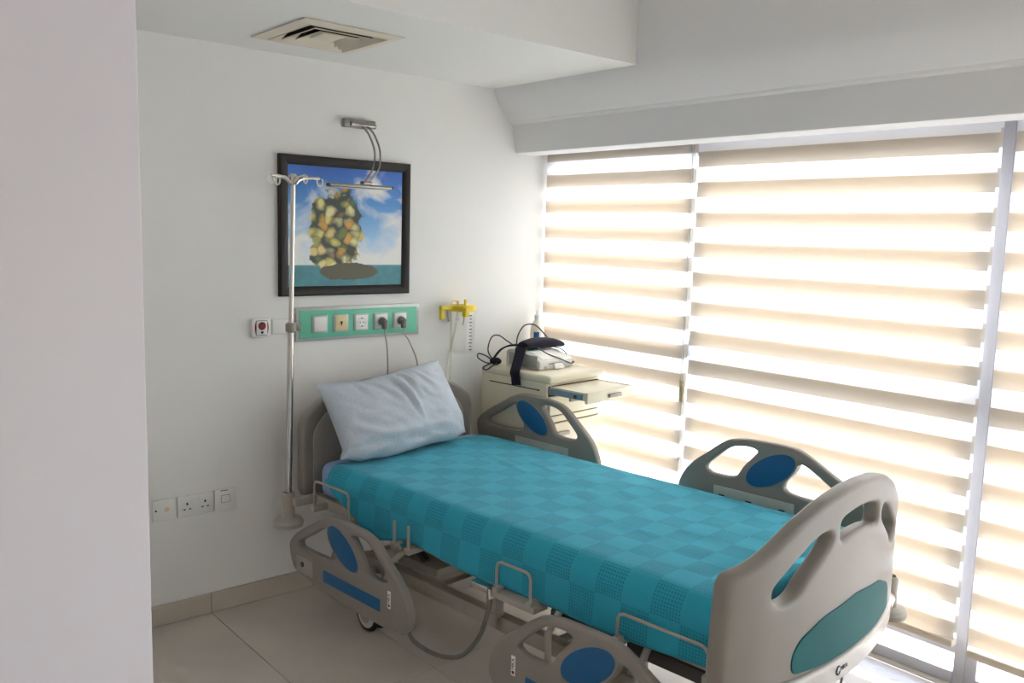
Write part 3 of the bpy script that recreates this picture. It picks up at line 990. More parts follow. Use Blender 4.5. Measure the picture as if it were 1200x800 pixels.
# --- head board
def hbow(a):
    return 1.085 - 0.045*(a/0.47)**2
hh_ = [(0.478, 0.470), (0.480, 0.77), (0.466, 0.812), (0.385, 0.876), (0.25, 0.918), (0.1, 0.935)]
HO = hh_ + [(0, 0.938)] + [(-x, z) for x, z in hh_[::-1]]
hb = obj('head_board', plate([(rounded_poly(HO, 0.05), False)], 0.050, 0.014, 4, (-0.49, 0.49, 24), hbow, 3), 'plastic', bed, ang=50)
HI = [(0.425, 0.52), (0.425, 0.755), (0.36, 0.825), (0.20, 0.872), (-0.20, 0.872), (-0.36, 0.825), (-0.425, 0.755), (-0.425, 0.52)]
obj('inner_panel', plate([(rounded_poly(HI, 0.04), False)], 0.006, 0.002, 4, (-0.43, 0.43, 20), lambda a: hbow(a)-0.027, 2), 'bumper', hb, ang=50)

# --- corner bumpers with pole sockets
def bumper(x, y, z):
    b_ = obj('corner_bumper', LA([(0.020, z-0.105), (0.056, z-0.112), (0.063, z-0.125), (0.060, z-0.142), (0.040, z-0.150), (0.012, z-0.150)], (x, y, 0), 28), 'bumper', bed)
    obj('pole_socket', LA([(0.0265, z-0.118), (0.0265, z-0.004), (0.0235, z), (0.0185, z), (0.0185, z-0.02)], (x, y, 0), 24), 'metalpaint', b_)
    obj('socket_core', LA([(0.0187, z-0.03), (0.0187, z-0.019)], (x, y, 0), 20), 'rubber', b_)
    return b_
BH = (-0.527, 1.050)
bumper(BH[0], BH[1], 0.505)
bumper(0.527, 1.050, 0.505)
bumper(0.590, -0.995, 0.462)
bumper(-0.590, -0.995, 0.440)
obj('bumper_arm', B(-0.53, -0.42, 0.985, 1.020, 0.455, 0.490, 0.006), 'metalpaint', bed)
obj('bumper_arm', B(0.42, 0.53, 0.985, 1.020, 0.455, 0.490, 0.006), 'metalpaint', bed)
obj('bumper_arm', T([(0.45, -1.03, 0.405), (0.52, -1.01, 0.395), (0.575, -0.995, 0.385)], 0.026, 12), 'barwhite', bed)
obj('bumper_arm', T([(-0.45, -1.03, 0.405), (-0.52, -1.01, 0.395), (-0.575, -0.995, 0.385)], 0.026, 12), 'barwhite', bed)

# --- mattress platform
for s_ in (-1, 1):
    obj('platform_rail', B(s_*0.412-0.020, s_*0.412+0.020, -0.985, 1.03, 0.440, 0.488, 0.006), 'metalpaint', bed)
for y0, y1 in ((-0.96, -0.42), (-0.40, 0.05), (0.07, 0.30), (0.32, 0.98)):
    obj('support_panel', B(-0.391, 0.391, y0, y1, 0.468, 0.490, 0.005), 'metalpaint', bed)
for y in (-0.93, -0.41, 0.06, 0.31, 0.97):
    obj('cross_member', B(-0.391, 0.391, y-0.018, y+0.018, 0.430, 0.467, 0.004), 'darkmetal', bed)
obj('edge_tray', B(-0.500, -0.430, -0.325, -0.135, 0.425, 0.448, 0.005), 'metalpaint', bed)
for (y0, y1, z1, z0) in ((0.912, 0.673, 0.579, 0.470), (-0.150, -0.300, 0.549, 0.455), (-0.640, -0.936, 0.541, 0.462)):
    r_ = 0.020
    s_ = 1 if y1 > y0 else -1
    pts = [(-0.490, y0, z0), (-0.490, y0, z1-r_), (-0.490, y0+s_*r_*0.3, z1-r_*0.3), (-0.490, y0+s_*r_, z1), (-0.490, y1-s_*r_, z1), (-0.490, y1-s_*r_*0.3, z1-r_*0.3), (-0.490, y1, z1-r_), (-0.490, y1, z0)]
    w_ = obj('mattress_stop', T(pts, 0.0050, 8), 'metalpaint', bed)
    for yy in (y0, y1):
        obj('stop_lug', B(-0.500, -0.430, yy-0.012, yy+0.012, z0-0.022, z0+0.004, 0.003), 'metalpaint', w_)
for y in (0.384, 0.304):
    obj('mattress_pin', T([(-0.490, y, 0.455), (-0.490, y, 0.545)], 0.0055, 8), 'metalpaint', bed)
    obj('pin_lug', B(-0.500, -0.430, y-0.014, y+0.014, 0.440, 0.462, 0.003), 'metalpaint', bed)
obj('pivot_bolt', LA([(0.013, -0.498), (0.013, -0.470)], (0, 0.345, 0.455), 14, 'x'), 'chrome', bed)

# --- chassis
for s_ in (-1, 1):
    obj('base_beam', B(s_*0.350-0.022, s_*0.350+0.022, -0.88, 0.76, 0.235, 0.290, 0.006), 'metalpaint', bed)
for y in (-0.86, -0.30, 0.30, 0.74):
    obj('base_cross_beam', B(-0.328, 0.328, y-0.022, y+0.022, 0.238, 0.286, 0.005), 'metalpaint', bed)
for y in (-0.03, -0.635):
    for s_ in (-1, 1):
        obj('lift_post', B(s_*0.375-0.022, s_*0.375+0.022, y-0.024, y+0.024, 0.285, 0.442, 0.004), 'metalpaint', bed)
        obj('post_shoe', B(s_*0.400-0.006, s_*0.400+0.006, y-0.034, y+0.034, 0.262, 0.310, 0.003), 'metalpaint', bed)
obj('lift_post', B(-0.04, 0.04, 0.60, 0.68, 0.285, 0.432, 0.004), 'metalpaint', bed)
obj('actuator', T([(0.05, 0.28, 0.345), (0.05, -0.05, 0.365), (0.05, -0.30, 0.375)], [0.034, 0.034, 0.022], 14), 'darkmetal', bed)
obj('actuator', T([(-0.16, -0.30, 0.345), (-0.16, -0.62, 0.365), (-0.16, -0.85, 0.375)], [0.034, 0.034, 0.022], 14), 'darkmetal', bed)
obj('mechanism_cover', B(-0.327, 0.327, 0.33, 0.60, 0.290, 0.330, 0.008), 'metalpaint', bed)
obj('backrest_link', T([(-0.30, 0.42, 0.33), (-0.30, 0.62, 0.445)], 0.016, 10), 'darkmetal', bed)
obj('scissor_arm', B(-0.415, -0.385, -0.95, -0.62, 0.385, 0.425, 0.004), 'darkmetal', bed)
obj('actuator_housing', B(-0.44, -0.30, -0.60, -0.34, 0.395, 0.436, 0.006), 'darkmetal', bed)
for cx in (-0.385, 0.385):
    for cy in (0.655, -0.745):
        c_ = obj('castor_fork', B(cx-0.030, cx+0.030, cy-0.022, cy+0.030, 0.100, 0.240, 0.006), 'bumper', bed)
        obj('castor_stem', LA([(0.016, 0.22), (0.016, 0.262)], (cx, cy, 0), 14), 'metalpaint', c_)
        for s_ in (-1, 1):
            wx = cx + s_*0.022
            obj('castor_wheel', LA([(0.052, -0.010), (0.065, -0.007), (0.068, 0.0), (0.065, 0.007), (0.052, 0.010)], (wx, cy, 0.068), 32, 'x'), 'rubber', c_)
            obj('wheel_cover', LA([(0.051, -0.004), (0.051, 0.004), (0.040, 0.007), (0.010, 0.009)] if s_ > 0 else [(0.010, -0.009), (0.040, -0.007), (0.051, -0.004), (0.051, 0.004)], (wx+s_*0.008, cy, 0.068), 28, 'x'), 'wheelgrey', c_)
            obj('wheel_ring', LA([(0.030, -0.001), (0.030, 0.001)], (wx+s_*0.0162, cy, 0.068), 24, 'x'), 'bumper', c_)
# --- hand-control cable and its connector
obj('cable_connector', B(-0.512, -0.478, -0.128, -0.045, 0.435, 0.458, 0.004), 'chrome', bed)
obj('connector_plug', T([(-0.495, -0.122, 0.448), (-0.495, -0.128, 0.415)], 0.011, 12), 'chrome', bed)
obj('control_cable', T(smooth_path([(-0.495, -0.128, 0.42), (-0.498, -0.118, 0.36), (-0.50, -0.085, 0.27), (-0.505, -0.01, 0.18), (-0.51, 0.09, 0.140), (-0.515, 0.20, 0.138), (-0.52, 0.255, 0.165), (-0.525, 0.275, 0.24), (-0.53, 0.282, 0.36)], 8), 0.0080, 10), 'hose', bed)

# ------------------------------------------------------------------ mattress, blanket, pillow
def bed_thing(name, label, cat, z=0.0):
    return thing(name, label, cat, BED + Vector((0, 0, z)), TH)

t = bed_thing('mattress', 'thick mattress in a pale blue sheet, mostly under the turquoise blanket', 'mattress', 0.49)
bm = B(-0.437, 0.437, -0.950, 0.965, 0.001, 0.148, 0.042, 5)
mo = obj('sheet_cover', bm, 'sheet', t, ang=60)

def smoothstep(a, b, x):
    k = min(1, max(0, (x-a)/(b-a)))
    return k*k*(3-2*k)

from mathutils import noise as mnoise
def blanket_mesh():
    ZT, AE, RR = 0.6445, 0.447, 0.05
    nb, BY0, BY1 = 120, 0.868, -0.958
    flat = AE-RR
    arc = RR*PI/2
    def hem(y):                           # hem height on the near side
        pts = [(-0.99, 0.470), (-0.90, 0.466), (-0.55, 0.452), (0.0, 0.452), (0.36, 0.472), (0.43, 0.448), (0.51, 0.428), (0.566, 0.424), (0.61, 0.440), (0.65, 0.475), (0.754, 0.522), (0.83, 0.558), (0.87, 0.60)]
        for (y1, z1), (y2, z2) in zip(pts, pts[1:]):
            if y <= y2:
                k = (y-y1)/(y2-y1)
                return z1+(z2-z1)*k
        return pts[-1][1]
    ns, na, nf = 14, 6, 60
    rows, uvs = [], []
    for i in range(nb+1):
        y = BY0 + (BY1-BY0)*i/nb
        hn = hem(y)
        ln = max(0.004, ZT-RR-hn)
        lf = 0.10 - 0.06*smoothstep(0.70, 0.868, y)
        row, urow = [], []
        path = []
        for k in range(ns):
            path.append(('n', 1-k/ns))
        for k in range(na):
            path.append(('an', k/na))
        for k in range(nf):
            path.append(('f', k/nf))
        for k in range(na):
            path.append(('af', k/na))
        for k in range(ns+1):
            path.append(('r', k/ns))
        for kind, q in path:
            if kind == 'n':
                a_, z_, s_ = -AE, ZT-RR-ln*q, -flat-arc-ln*q
            elif kind == 'an':
                g = q*PI/2
                a_, z_, s_ = -flat-RR*math.cos(g), ZT-RR+RR*math.sin(g), -flat-arc*(1-q)
            elif kind == 'f':
                a_, z_, s_ = -flat+2*flat*q, ZT, -flat+2*flat*q
            elif kind == 'af':
                g = q*PI/2
                a_, z_, s_ = flat+RR*math.sin(g), ZT-RR+RR*math.cos(g), flat+arc*q
            else:
                a_, z_, s_ = AE, ZT-RR-lf*q, flat+arc+lf*q
            yy = y
            # top: gentle waves and a few creases
            topw = smoothstep(ZT-RR*0.9, ZT, z_)
            n1 = mnoise.noise(Vector((a_*2.2, y*1.6, 3.1)))
            n2 = mnoise.noise(Vector((a_*7.0+y*3.0, y*5.0, 9.2)))
            z2 = z_ + topw*(0.004+0.005*n1 + 0.0022*n2)
            cr = math.exp(-((a_-0.10-0.25*(y-0.35))/0.012)**2)*smoothstep(0.20, 0.32, y)*(1-smoothstep(0.42, 0.60, y))
            cr += math.exp(-((a_-0.20-0.25*(y-0.30))/0.012)**2)*smoothstep(0.15, 0.28, y)*(1-smoothstep(0.36, 0.48, y))
            z2 += 0.005*cr*topw
            side = 1-smoothstep(ZT-RR*1.2, ZT-RR*0.3, z_)
            if a_ < 0:
                a2 = a_ - 0.004 - side*(0.004 + 0.008*(0.5+0.5*mnoise.noise(Vector((y*4.0, z_*3, 1.7)))) + 0.012*(q if kind == 'n' else 0)*(0.6+0.6*math.sin(y*9+1)))
            else:
                a2 = a_ + 0.004 + side*0.006
            if kind == 'f':
                a2 = a_
            # folded-back head edge
            if i < 2:
                z2 -= 0.004
            row.append((a2, yy + 0.012*mnoise.noise(Vector((a_*3, 5.5, 0)))*smoothstep(0.7, 0.87, y) + 0.015*math.sin((a_+0.45)*3.2)*smoothstep(0.7, 0.87, y), z2))
            urow.append((s_+1.0, y+2.0))
        rows.append(row)
        uvs.append(urow)
    # over the foot end
    last = rows[-1]
    for j in range(1, 9):
        ang_ = min(j, 4)/4*PI/2
        dn = max(0, j-4)*0.022
        row, urow = [], []
        for k, (a_, y_, z_) in enumerate(last):
            top = smoothstep(ZT-RR*1.2, ZT, z_)
            zz = z_ - top*(0.03*(1-math.cos(ang_)) + dn) - (1-top)*0.0
            yy = y_ - 0.03*math.sin(ang_)*0.55
            row.append((a_*(1-0.002*j), max(yy, -1.04+0.07*(a_/0.5)**2), zz))
            urow.append((uvs[nb][k][0], uvs[nb][k][1]-0.012*min(j, 4)-dn))
        rows.append(row)
        uvs.append(urow)
    W_ = len(rows[0])
    verts = [p for r in rows for p in r]
    fuv = [q for r in uvs for q in r]
    faces = []
    for i in range(len(rows)-1):
        for k in range(W_-1):
            faces.append((i*W_+k, i*W_+k+1, (i+1)*W_+k+1, (i+1)*W_+k))
    me = bpy.data.meshes.new('waffle_blanket')
    me.from_pydata(verts, [], faces)
    uvl = me.uv_layers.new(name='UVMap')
    for lp in me.loops:
        uvl.data[lp.index].uv = fuv[lp.vertex_index]
    me.update()
    return me
bme = blanket_mesh()
bo = link('blanket', bme, 'blanket', None, True, 80)
bo.location = BED
bo.rotation_euler = (0, 0, TH)
tag(bo, 'turquoise waffle-checked blanket spread over the bed', 'blanket')
md = bo.modifiers.new('thickness', 'SOLIDIFY')
md.thickness = 0.004
md.offset = 1.0

def pillow_mesh():
    bm = NB()
    n = 72
    Wd, Hd, Th = 0.352, 0.195, 0.100
    # creases across the front: (u0, v0, u1, v1, width, height)
    CR = [(-0.02, 0.92, 0.14, -0.15, 0.045, 0.016), (0.17, 0.90, 0.26, 0.10, 0.035, 0.013), (-0.34, 0.85, 0.00, 0.05, 0.045, 0.012),
          (-0.55, 0.90, -0.42, 0.30, 0.040, 0.009), (0.05, 0.25, 0.16, -0.40, 0.030, 0.012), (0.26, 0.45, 0.46, 0.05, 0.035, 0.008),
          (-0.80, -0.42, -0.25, -0.60, 0.060, 0.014), (-0.30, -0.55, 0.20, -0.62, 0.060, 0.013), (0.15, -0.55, 0.75, -0.72, 0.050, 0.010),
          (-0.92, -0.10, -0.60, -0.42, 0.050, 0.010), (0.38, 0.85, 0.62, 0.20, 0.040, 0.008)]
    def crease(u, v):
        h = 0.0
        for u0, v0, u1, v1, w, a in CR:
            du, dv = u1-u0, (v1-v0)*0.55
            L2 = du*du+dv*dv
            k = max(0.0, min(1.0, ((u-u0)*du + (v-v0)*0.55*dv)/L2))
            px, pv = u0+du*k, v0*0.55+dv*k
            d = math.hypot(u-px, v*0.55-pv)
            side = ((u-u0)*dv - (v-v0)*0.55*du)/math.sqrt(L2)
            h += a*math.exp(-(d/w)**2)*(0.35+0.65*math.sin(PI*min(1, max(0, k*0.9+0.1)))) - 0.55*a*math.exp(-((d-1.7*w)/w)**2)*(1 if side > 0 else 0.15)*math.sin(PI*k)
        return h
    grid = {}
    for side in (1, -1):
        for i in range(n+1):
            for j in range(n+1):
                edge = i in (0, n) or j in (0, n)
                if edge and side < 0:
                    grid[(side, i, j)] = grid[(1, i, j)]
                    continue
                u, v = -1+2*i/n, -1+2*j/n
                x = u*Wd*(1-0.05*(1-v*v)*abs(u)**3)
                y = v*Hd*(1-0.07*(1-u*u)*abs(v)**3)
                lowl = smoothstep(-0.45, -1.0, v)
                # the lower corners are tucked in, the upper ones stay pointed
                x *= 1 - 0.055*lowl*smoothstep(0.55, 1.0, abs(u))
                y += 0.022*lowl*smoothstep(0.70, 1.0, abs(u))
                x -= 0.036*lowl*smoothstep(0.2, 1.0, -u)
                y += 0.030*lowl*smoothstep(0.2, 1.0, -u)
                # upper edge sags between its corners
                y -= 0.016*smoothstep(0.5, 1.0, v)*math.exp(-((u+0.25)/0.45)**2)
                y += 0.006*mnoise.noise(Vector((u*4, v*4, 2.2)))*abs(v)
                pu, pv = max(0.0, 1-abs(u)**2.6), max(0.0, 1-abs(v)**2.6)
                z = Th*(pu**0.5)*(pv**0.5)*(1.0 - 0.28*smoothstep(-0.2, 1.0, v))
                if side > 0:
                    wr = mnoise.noise(Vector((u*2.4, v*2.0, 4.0)))*0.012 + mnoise.noise(Vector((u*6.0+v*2.5, v*5.0, 8.0)))*0.005
                    z += (wr + crease(u, v))*min(1, pu*2.5)*min(1, pv*2.5)
                else:
                    z *= 0.75
                grid[(side, i, j)] = bm.verts.new((x, y, z*side))
    for side in (1, -1):
        for i in range(n):
            for j in range(n):
                q = [grid[(side, i, j)], grid[(side, i+1, j)], grid[(side, i+1, j+1)], grid[(side, i, j+1)]]
                if len(set(q)) == 4:
                    bm.faces.new(q)
    return bm
pw = obj('pillow', pillow_mesh(), 'pillow', None, True, 80)
tag(pw, 'pale blue-grey printed pillow propped against the headboard', 'pillow')
# local axes: x across, y up the pillow, z out of its front
ex = (Uv*0.998 + Vector((0, 0, 0.018))).normalized()
ey = (Vv*0.52 - Uv*0.13 + Vector((0, 0, 0.84))).normalized()
ez = ex.cross(ey).normalized()
pc = BED + Uv*(-0.085) + Vv*0.890 + Vector((0, 0, 0.818))
pm = Matrix((ex, ey, ez)).transposed().to_4x4()
pm.translation = pc
pw.matrix_world = pm

# ------------------------------------------------------------------ drip stand in the head socket
ivp = BED + Uv*BH[0] + Vv*BH[1]
t = thing('drip_pole', 'tall chrome drip pole with hooks, standing in the bed corner socket', 'drip pole', ivp + Vector((0, 0, 0.487)), TH)
LE = 0.030
obj('lower_tube', T([(0, 0, 0), (LE*0.54, 0, 0.705)], 0.0135, 16), 'chrome', t)
obj('upper_tube', T([(LE*0.54, 0, 0.70), (LE, 0, 1.30)], 0.0100, 16), 'chrome', t)
cl = obj('clamp_collar', LA([(0.015, 0.688), (0.022, 0.692), (0.022, 0.722), (0.016, 0.727)], (LE*0.54, 0, 0), 20), 'handle', t)
obj('clamp_knob', LA([(0.006, 0.018), (0.015, 0.024), (0.015, 0.040), (0.010, 0.044)], (LE*0.54, 0, 0.706), 18, 'x'), 'handle', cl)
hub = obj('hook_hub', LA([(0.012, 1.285), (0.019, 1.300), (0.019, 1.318), (0.010, 1.326)], (LE, 0, 0), 18), 'chrome', t)
for ang_, L_ in ((R(182), 0.10), (R(8), 0.135), (R(95), 0.10), (R(265), 0.10)):
    c, s_ = math.cos(ang_), math.sin(ang_)
    ar = obj('hook_arm', T(smooth_path([(LE+c*0.01, s_*0.01, 1.288), (LE+c*0.04, s_*0.04, 1.308), (LE+c*L_, s_*L_, 1.315)], 5), [0.009]*6+[0.007]*5, 10), 'chrome', t)
    cc = Vector((LE+c*(L_+0.004), s_*(L_+0.004), 1.301))
    dv = Vector((c, s_, 0))
    obj('hook_ring', T([cc + dv*math.cos(a)*0.015 + Vector((0, 0, math.sin(a)*0.017)) for a in [R(120+i*18) for i in range(17)]], 0.0035, 8), 'white', ar)

# ------------------------------------------------------------------ bedside cabinet
CK = Vector((2.735, 2.892, 0))
CZ = 0.945
t = thing('bedside_cabinet', 'cream bedside cabinet with its top tray pulled out, in the window corner', 'cabinet', CK, TH)
CW, CD = 0.385, 0.455
obj('carcass', B(-0.004, CW+0.004, 0.018, CD, 0.075, CZ-0.0385, 0.004), 'cart', t)
obj('cabinet_top', B(-0.008, CW+0.008, -0.004, CD+0.006, CZ-0.040, CZ, 0.014, 4), 'cart', t)
d2 = obj('drawer', B(0.004, CW-0.004, 0.0, 0.022, CZ-0.190, CZ-0.100, 0.004), 'cart', t)
obj('drawer_handle', B(CW/2-0.055, CW/2+0.055, -0.014, 0.004, CZ-0.136, CZ-0.118, 0.005), 'handle', d2)
d3 = obj('drawer_rail', B(0.004, CW-0.004, 0.002, 0.022, CZ-0.224, CZ-0.196, 0.003), 'cart', t)
dr = obj('cabinet_door', B(0.004, CW-0.004, 0.0, 0.022, 0.095, CZ-0.230, 0.004), 'cart', t)
obj('door_handle', B(0.03, 0.14, -0.014, 0.004, CZ-0.292, CZ-0.272, 0.005), 'handle', dr)
obj('front_recess', B(0.008, CW-0.008, 0.012, 0.020, 0.09, CZ-0.05), 'cartgap', t, smooth=False)
obj('side_groove', B(-0.0055, 0.002, 0.07, 0.40, CZ-0.076, CZ-0.071), 'cartgap', t, smooth=False)
obj('side_catch', LA([(0.005, -0.003), (0.005, 0.003)], (-0.004, 0.068, CZ-0.0735), 12, 'x'), 'cartgap', t)
for px in (0.04, CW-0.04):
    for py in (0.06, CD-0.05):
        w_ = obj('cabinet_castor', LA([(0.018, -0.012), (0.025, -0.008), (0.025, 0.008), (0.018, 0.012)], (px, py, 0.025), 18, 'x'), 'rubber', t)
        obj('castor_bracket', B(px-0.018, px+0.018, py-0.015, py+0.02, 0.045, 0.078, 0.003), 'handle', w_)
# pulled-out tray
PO = 0.225
tr_ = obj('tray', B(0.012, CW-0.012, -PO+0.018, 0.03, CZ-0.066, CZ-0.054, 0.002), 'cart', t)
obj('tray_side', B(0.012, 0.022, -PO+0.018, 0.03, CZ-0.088, CZ-0.050, 0.002), 'cart', tr_)
obj('tray_side', B(CW-0.022, CW-0.012, -PO+0.018, 0.03, CZ-0.088, CZ-0.050, 0.002), 'cart', tr_)
obj('tray_front', B(0.002, CW-0.002, -PO, -PO+0.018, CZ-0.098, CZ-0.046, 0.004), 'cart', tr_)
obj('tray_handle', B(CW/2-0.045, CW/2+0.045, -PO-0.015, -PO+0.002, CZ-0.083, CZ-0.065, 0.005), 'handle', tr_)
obj('slide_rail', B(0.004, 0.0115, -PO+0.035, 0.03, CZ-0.086, CZ-0.058, 0.001), 'slide', tr_)
obj('slide_rail', B(CW-0.0115, CW-0.004, -PO+0.035, 0.03, CZ-0.086, CZ-0.058, 0.001), 'slide', tr_)
obj('slide_stop', LA([(0.009, 0.0), (0.009, 0.008)], (0.000, -PO+0.075, CZ-0.074), 14, 'x'), 'rubber', tr_)

# ------------------------------------------------------------------ things on the cabinet
t = thing('ecg_machine', 'low white medical recorder lying on the cabinet under a dark cuff', 'medical device', CK + Uv*0.075 + Vv*0.135 + Vector((0, 0, CZ)), TH)
DW, DD = 0.285, 0.228
bm = NB()
prof = [(0.0, 0.006), (0.004, 0.0), (DD, 0.0), (DD, 0.072), (DD-0.01, 0.080), (0.15, 0.082), (0.10, 0.076), (0.008, 0.046), (0.0, 0.038)]
rows = []
for k, (x, sc, dy) in enumerate(((0.0, 0.95, 0.004), (0.008, 1.0, 0.0), (DW-0.09, 1.0, 0.0), (DW-0.05, 0.97, 0.012), (DW-0.02, 0.88, 0.035), (DW, 0.70, 0.065))):
    rows.append([bm.verts.new((x, DD/2 + (y-DD/2)*(1-dy*2.4) + dy*0.5, 0.004 + z*sc)) for y, z in prof])
for a_, b_ in zip(rows, rows[1:]):
    for i in range(len(prof)):
        bm.faces.new((a_[i], a_[(i+1) % len(prof)], b_[(i+1) % len(prof)], b_[i]))
bm.faces.new(rows[0][::-1]); bm.faces.new(rows[-1])
obj('casing', bm, 'device', t, ang=40)
obj('side_panel', B(-0.003, 0.003, 0.02, DD-0.02, 0.010, 0.070, 0.002), 'device2', t)
obj('display', B(0.045, 0.165, 0.115, 0.160, 0.081, 0.0845, 0.001), 'screen', t)
obj('keypad', B(0.030, 0.190, 0.0, 0.085, 0.0, 0.003), 'paper', t).matrix_local = Matrix.Translation((0, 0.014, 0.052)) @ Matrix.Rotation(math.atan2(0.030, 0.092), 4, 'X')
obj('paper_slot', B(0.06, 0.16, -0.002, 0.004, 0.028, 0.031), 'black', t, smooth=False)
obj('paper_strip', plate([([(0.09, 0.0), (0.16, 0.0), (0.152, 0.028), (0.098, 0.028)], False)], 0.0012, 0.0002), 'paper', t).matrix_local = Matrix.Translation((0, -0.018, 0.006)) @ Matrix.Rotation(R(-32), 4, 'X')
obj('port', B(0.03, 0.046, -0.003, 0.004, 0.008, 0.020, 0.001), 'device2', t)
for px in (0.03, DW-0.07):
    for py in (0.04, DD-0.05):
        obj('rubber_foot', LA([(0.010, 0.0), (0.010, 0.006)], (px, py, 0), 12), 'rubber', t)

def ribbon(pts, wdir, width, thick, sub=6):
    """flat strap along a path; wdir: width direction (one or a list)"""
    q = smooth_path(pts, sub)
    bm = NB()
    rings = []
    wd_ = [Vector(w) for w in wdir] if isinstance(wdir, list) else None
    for i, p in enumerate(q):
        d = (q[min(i+1, len(q)-1)] - q[max(i-1, 0)]).normalized()
        if wd_:
            f_ = i/(len(q)-1)*(len(wd_)-1)
            a_, b_ = wd_[int(f_)], wd_[min(int(f_)+1, len(wd_)-1)]
            w = (a_*(1-(f_-int(f_))) + b_*(f_-int(f_)))
        else:
            w = Vector(wdir)
        w = (w - d*w.dot(d)).normalized()
        n_ = d.cross(w)
        hw_, ht = width/2, thick/2
        pr = [(-hw_, -ht*0.5), (-hw_*0.85, -ht), (hw_*0.85, -ht), (hw_, -ht*0.5), (hw_, ht*0.5), (hw_*0.85, ht), (-hw_*0.85, ht), (-hw_, ht*0.5)]
        rings.append([bm.verts.new(p + w*a + n_*b) for a, b in pr])
    for A, Bq in zip(rings, rings[1:]):
        for i in range(8):
            bm.faces.new((A[i], A[(i+1) % 8], Bq[(i+1) % 8], Bq[i]))
    bm.faces.new(rings[0][::-1]); bm.faces.new(rings[-1])
    return bm
t = thing('pressure_cuff', 'dark navy cloth cuff draped over the recorder, one end hanging down', 'cuff', CK + Vector((0, 0, CZ)), TH)
zt = 0.094
obj('cuff_tail', ribbon([(0.145, 0.290, zt+0.004), (0.10, 0.275, zt+0.004), (0.072, 0.262, zt), (0.045, 0.248, 0.066), (0.008, 0.228, 0.020), (-0.016, 0.214, -0.008), (-0.0185, 0.207, -0.035), (-0.0175, 0.203, -0.066)], (0.15, 1, 0), 0.066, 0.009), 'navy', t)
bm = NB()
rings = []
roll = smooth_path([(0.085, 0.262, zt+0.016), (0.15, 0.272, zt+0.018), (0.22, 0.265, zt+0.020), (0.29, 0.245, zt+0.018), (0.335, 0.235, zt+0.010)], 6)
for i, p in enumerate(roll):
    k = i/(len(roll)-1)
    rr = 0.038*(0.75+0.45*math.sin(PI*min(1, k*1.15))) * (1 if k < 0.93 else 0.8)
    rings.append([bm.verts.new(p + Vector((0, math.cos(a)*rr*1.15*(1+0.08*math.sin(3*a+k*4)), math.sin(a)*rr*0.62))) for a in [2*PI*j/16 for j in range(16)]])
for A, Bq in zip(rings, rings[1:]):
    for j in range(16):
        bm.faces.new((A[j], A[(j+1) % 16], Bq[(j+1) % 16], Bq[j]))
bm.faces.new(rings[0][::-1]); bm.faces.new(rings[-1])
obj('cuff_roll', bm, 'navy', t, ang=60)
obj('cuff_flap', ribbon([(0.10, 0.285, zt+0.014), (0.07, 0.335, zt+0.010), (0.062, 0.39, 0.078), (0.045, 0.42, 0.035), (0.035, 0.428, 0.010)], [(1, 0.3, 0), (1, 0.4, 0.1), (0.8, 0.5, 0.3)], 0.040, 0.008), 'navy', t)

t = thing('lead_cable', 'tangle of thin dark leads looping behind and over the recorder', 'cable', CK + Vector((0, 0, CZ)), TH)
obj('lead', T(smooth_path([(0.05, 0.428, 0.016), (0.015, 0.435, 0.07), (0.03, 0.43, 0.135), (0.075, 0.425, 0.145), (0.11, 0.40, 0.118), (0.115, 0.36, 0.100)], 8), 0.0035, 8), 'cordblue', t)
obj('lead', T(smooth_path([(0.125, 0.345, 0.104), (0.14, 0.35, 0.15), (0.185, 0.35, 0.195), (0.25, 0.34, 0.195), (0.30, 0.32, 0.15), (0.305, 0.29, 0.122)], 8), 0.0035, 8), 'cordblue', t)
obj('lead', T(smooth_path([(0.05, 0.42, 0.010), (0.0, 0.43, 0.045), (-0.055, 0.43, 0.062), (-0.060, 0.425, 0.040), (-0.01, 0.42, 0.014), (0.03, 0.415, 0.010)], 8), 0.0035, 8), 'cordblue', t)
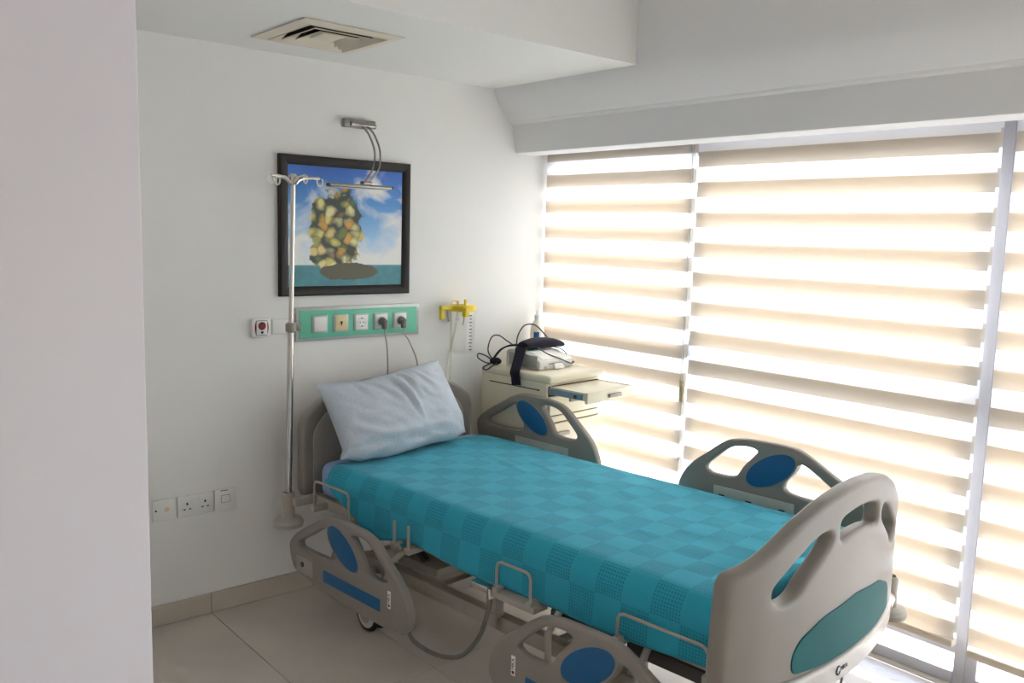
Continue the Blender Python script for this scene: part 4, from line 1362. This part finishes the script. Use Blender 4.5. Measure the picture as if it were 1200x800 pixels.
obj('lead', T(smooth_path([(0.045, 0.405, 0.012), (-0.01, 0.40, 0.010), (-0.055, 0.395, -0.004), (-0.050, 0.375, -0.012), (-0.018, 0.365, 0.006), (0.03, 0.385, 0.012), (0.05, 0.40, 0.014)], 8), 0.0035, 8), 'cordblue', t)
obj('lead', T(smooth_path([(0.14, 0.215, 0.101), (0.17, 0.175, 0.072), (0.215, 0.135, 0.050), (0.26, 0.118, 0.030), (0.33, 0.15, 0.014), (0.365, 0.19, 0.010)], 8), 0.0032, 8), 'cordblue', t)
obj('lead', T(smooth_path([(0.255, 0.225, 0.098), (0.29, 0.205, 0.088), (0.325, 0.20, 0.070), (0.352, 0.195, 0.036), (0.366, 0.193, 0.016)], 8), 0.0030, 8), 'cordblue', t)
for k, (c_, dy) in enumerate((('black', 0.0), ('red', 0.014), ('screen', 0.028))):
    obj('lead_clip', T([(0.350-k*0.008, 0.185+dy, 0.014+k*0.006), (0.385-k*0.010, 0.188+dy, 0.012+k*0.006)], 0.0055, 8), c_, t)
obj('lead_knot', LA([(0.012, 0.0), (0.028, 0.008), (0.030, 0.022), (0.016, 0.034)], (0.045, 0.410, 0.001), 14), 'navy', t)

bp_ = CK + Uv*0.342 + Vv*0.408
t = thing('plastic_bottle', 'off-white plastic bottle with a nozzle cap behind the recorder', 'bottle', (bp_.x, bp_.y, CZ), TH)
bb = obj('bottle_body', LA([(0.030, 0.0), (0.036, 0.004), (0.0365, 0.150), (0.034, 0.175), (0.024, 0.198), (0.014, 0.208), (0.014, 0.216)], (0, 0, 0), 28), 'bottle', t, ang=50)
cp_ = obj('cap', LA([(0.0155, 0.214), (0.0155, 0.234), (0.012, 0.238), (0.007, 0.240), (0.006, 0.256), (0.003, 0.260)], (0, 0, 0), 20), 'white', t)
bm = NB()
vs = []
for i in range(6):
    a = R(196 + i*9)
    vs.append([bm.verts.new((0.0372*math.cos(a), 0.0372*math.sin(a), z)) for z in (0.080, 0.150)])
for i in range(5):
    bm.faces.new((vs[i][0], vs[i+1][0], vs[i+1][1], vs[i][1]))
obj('bottle_label', bm, 'label', bb)
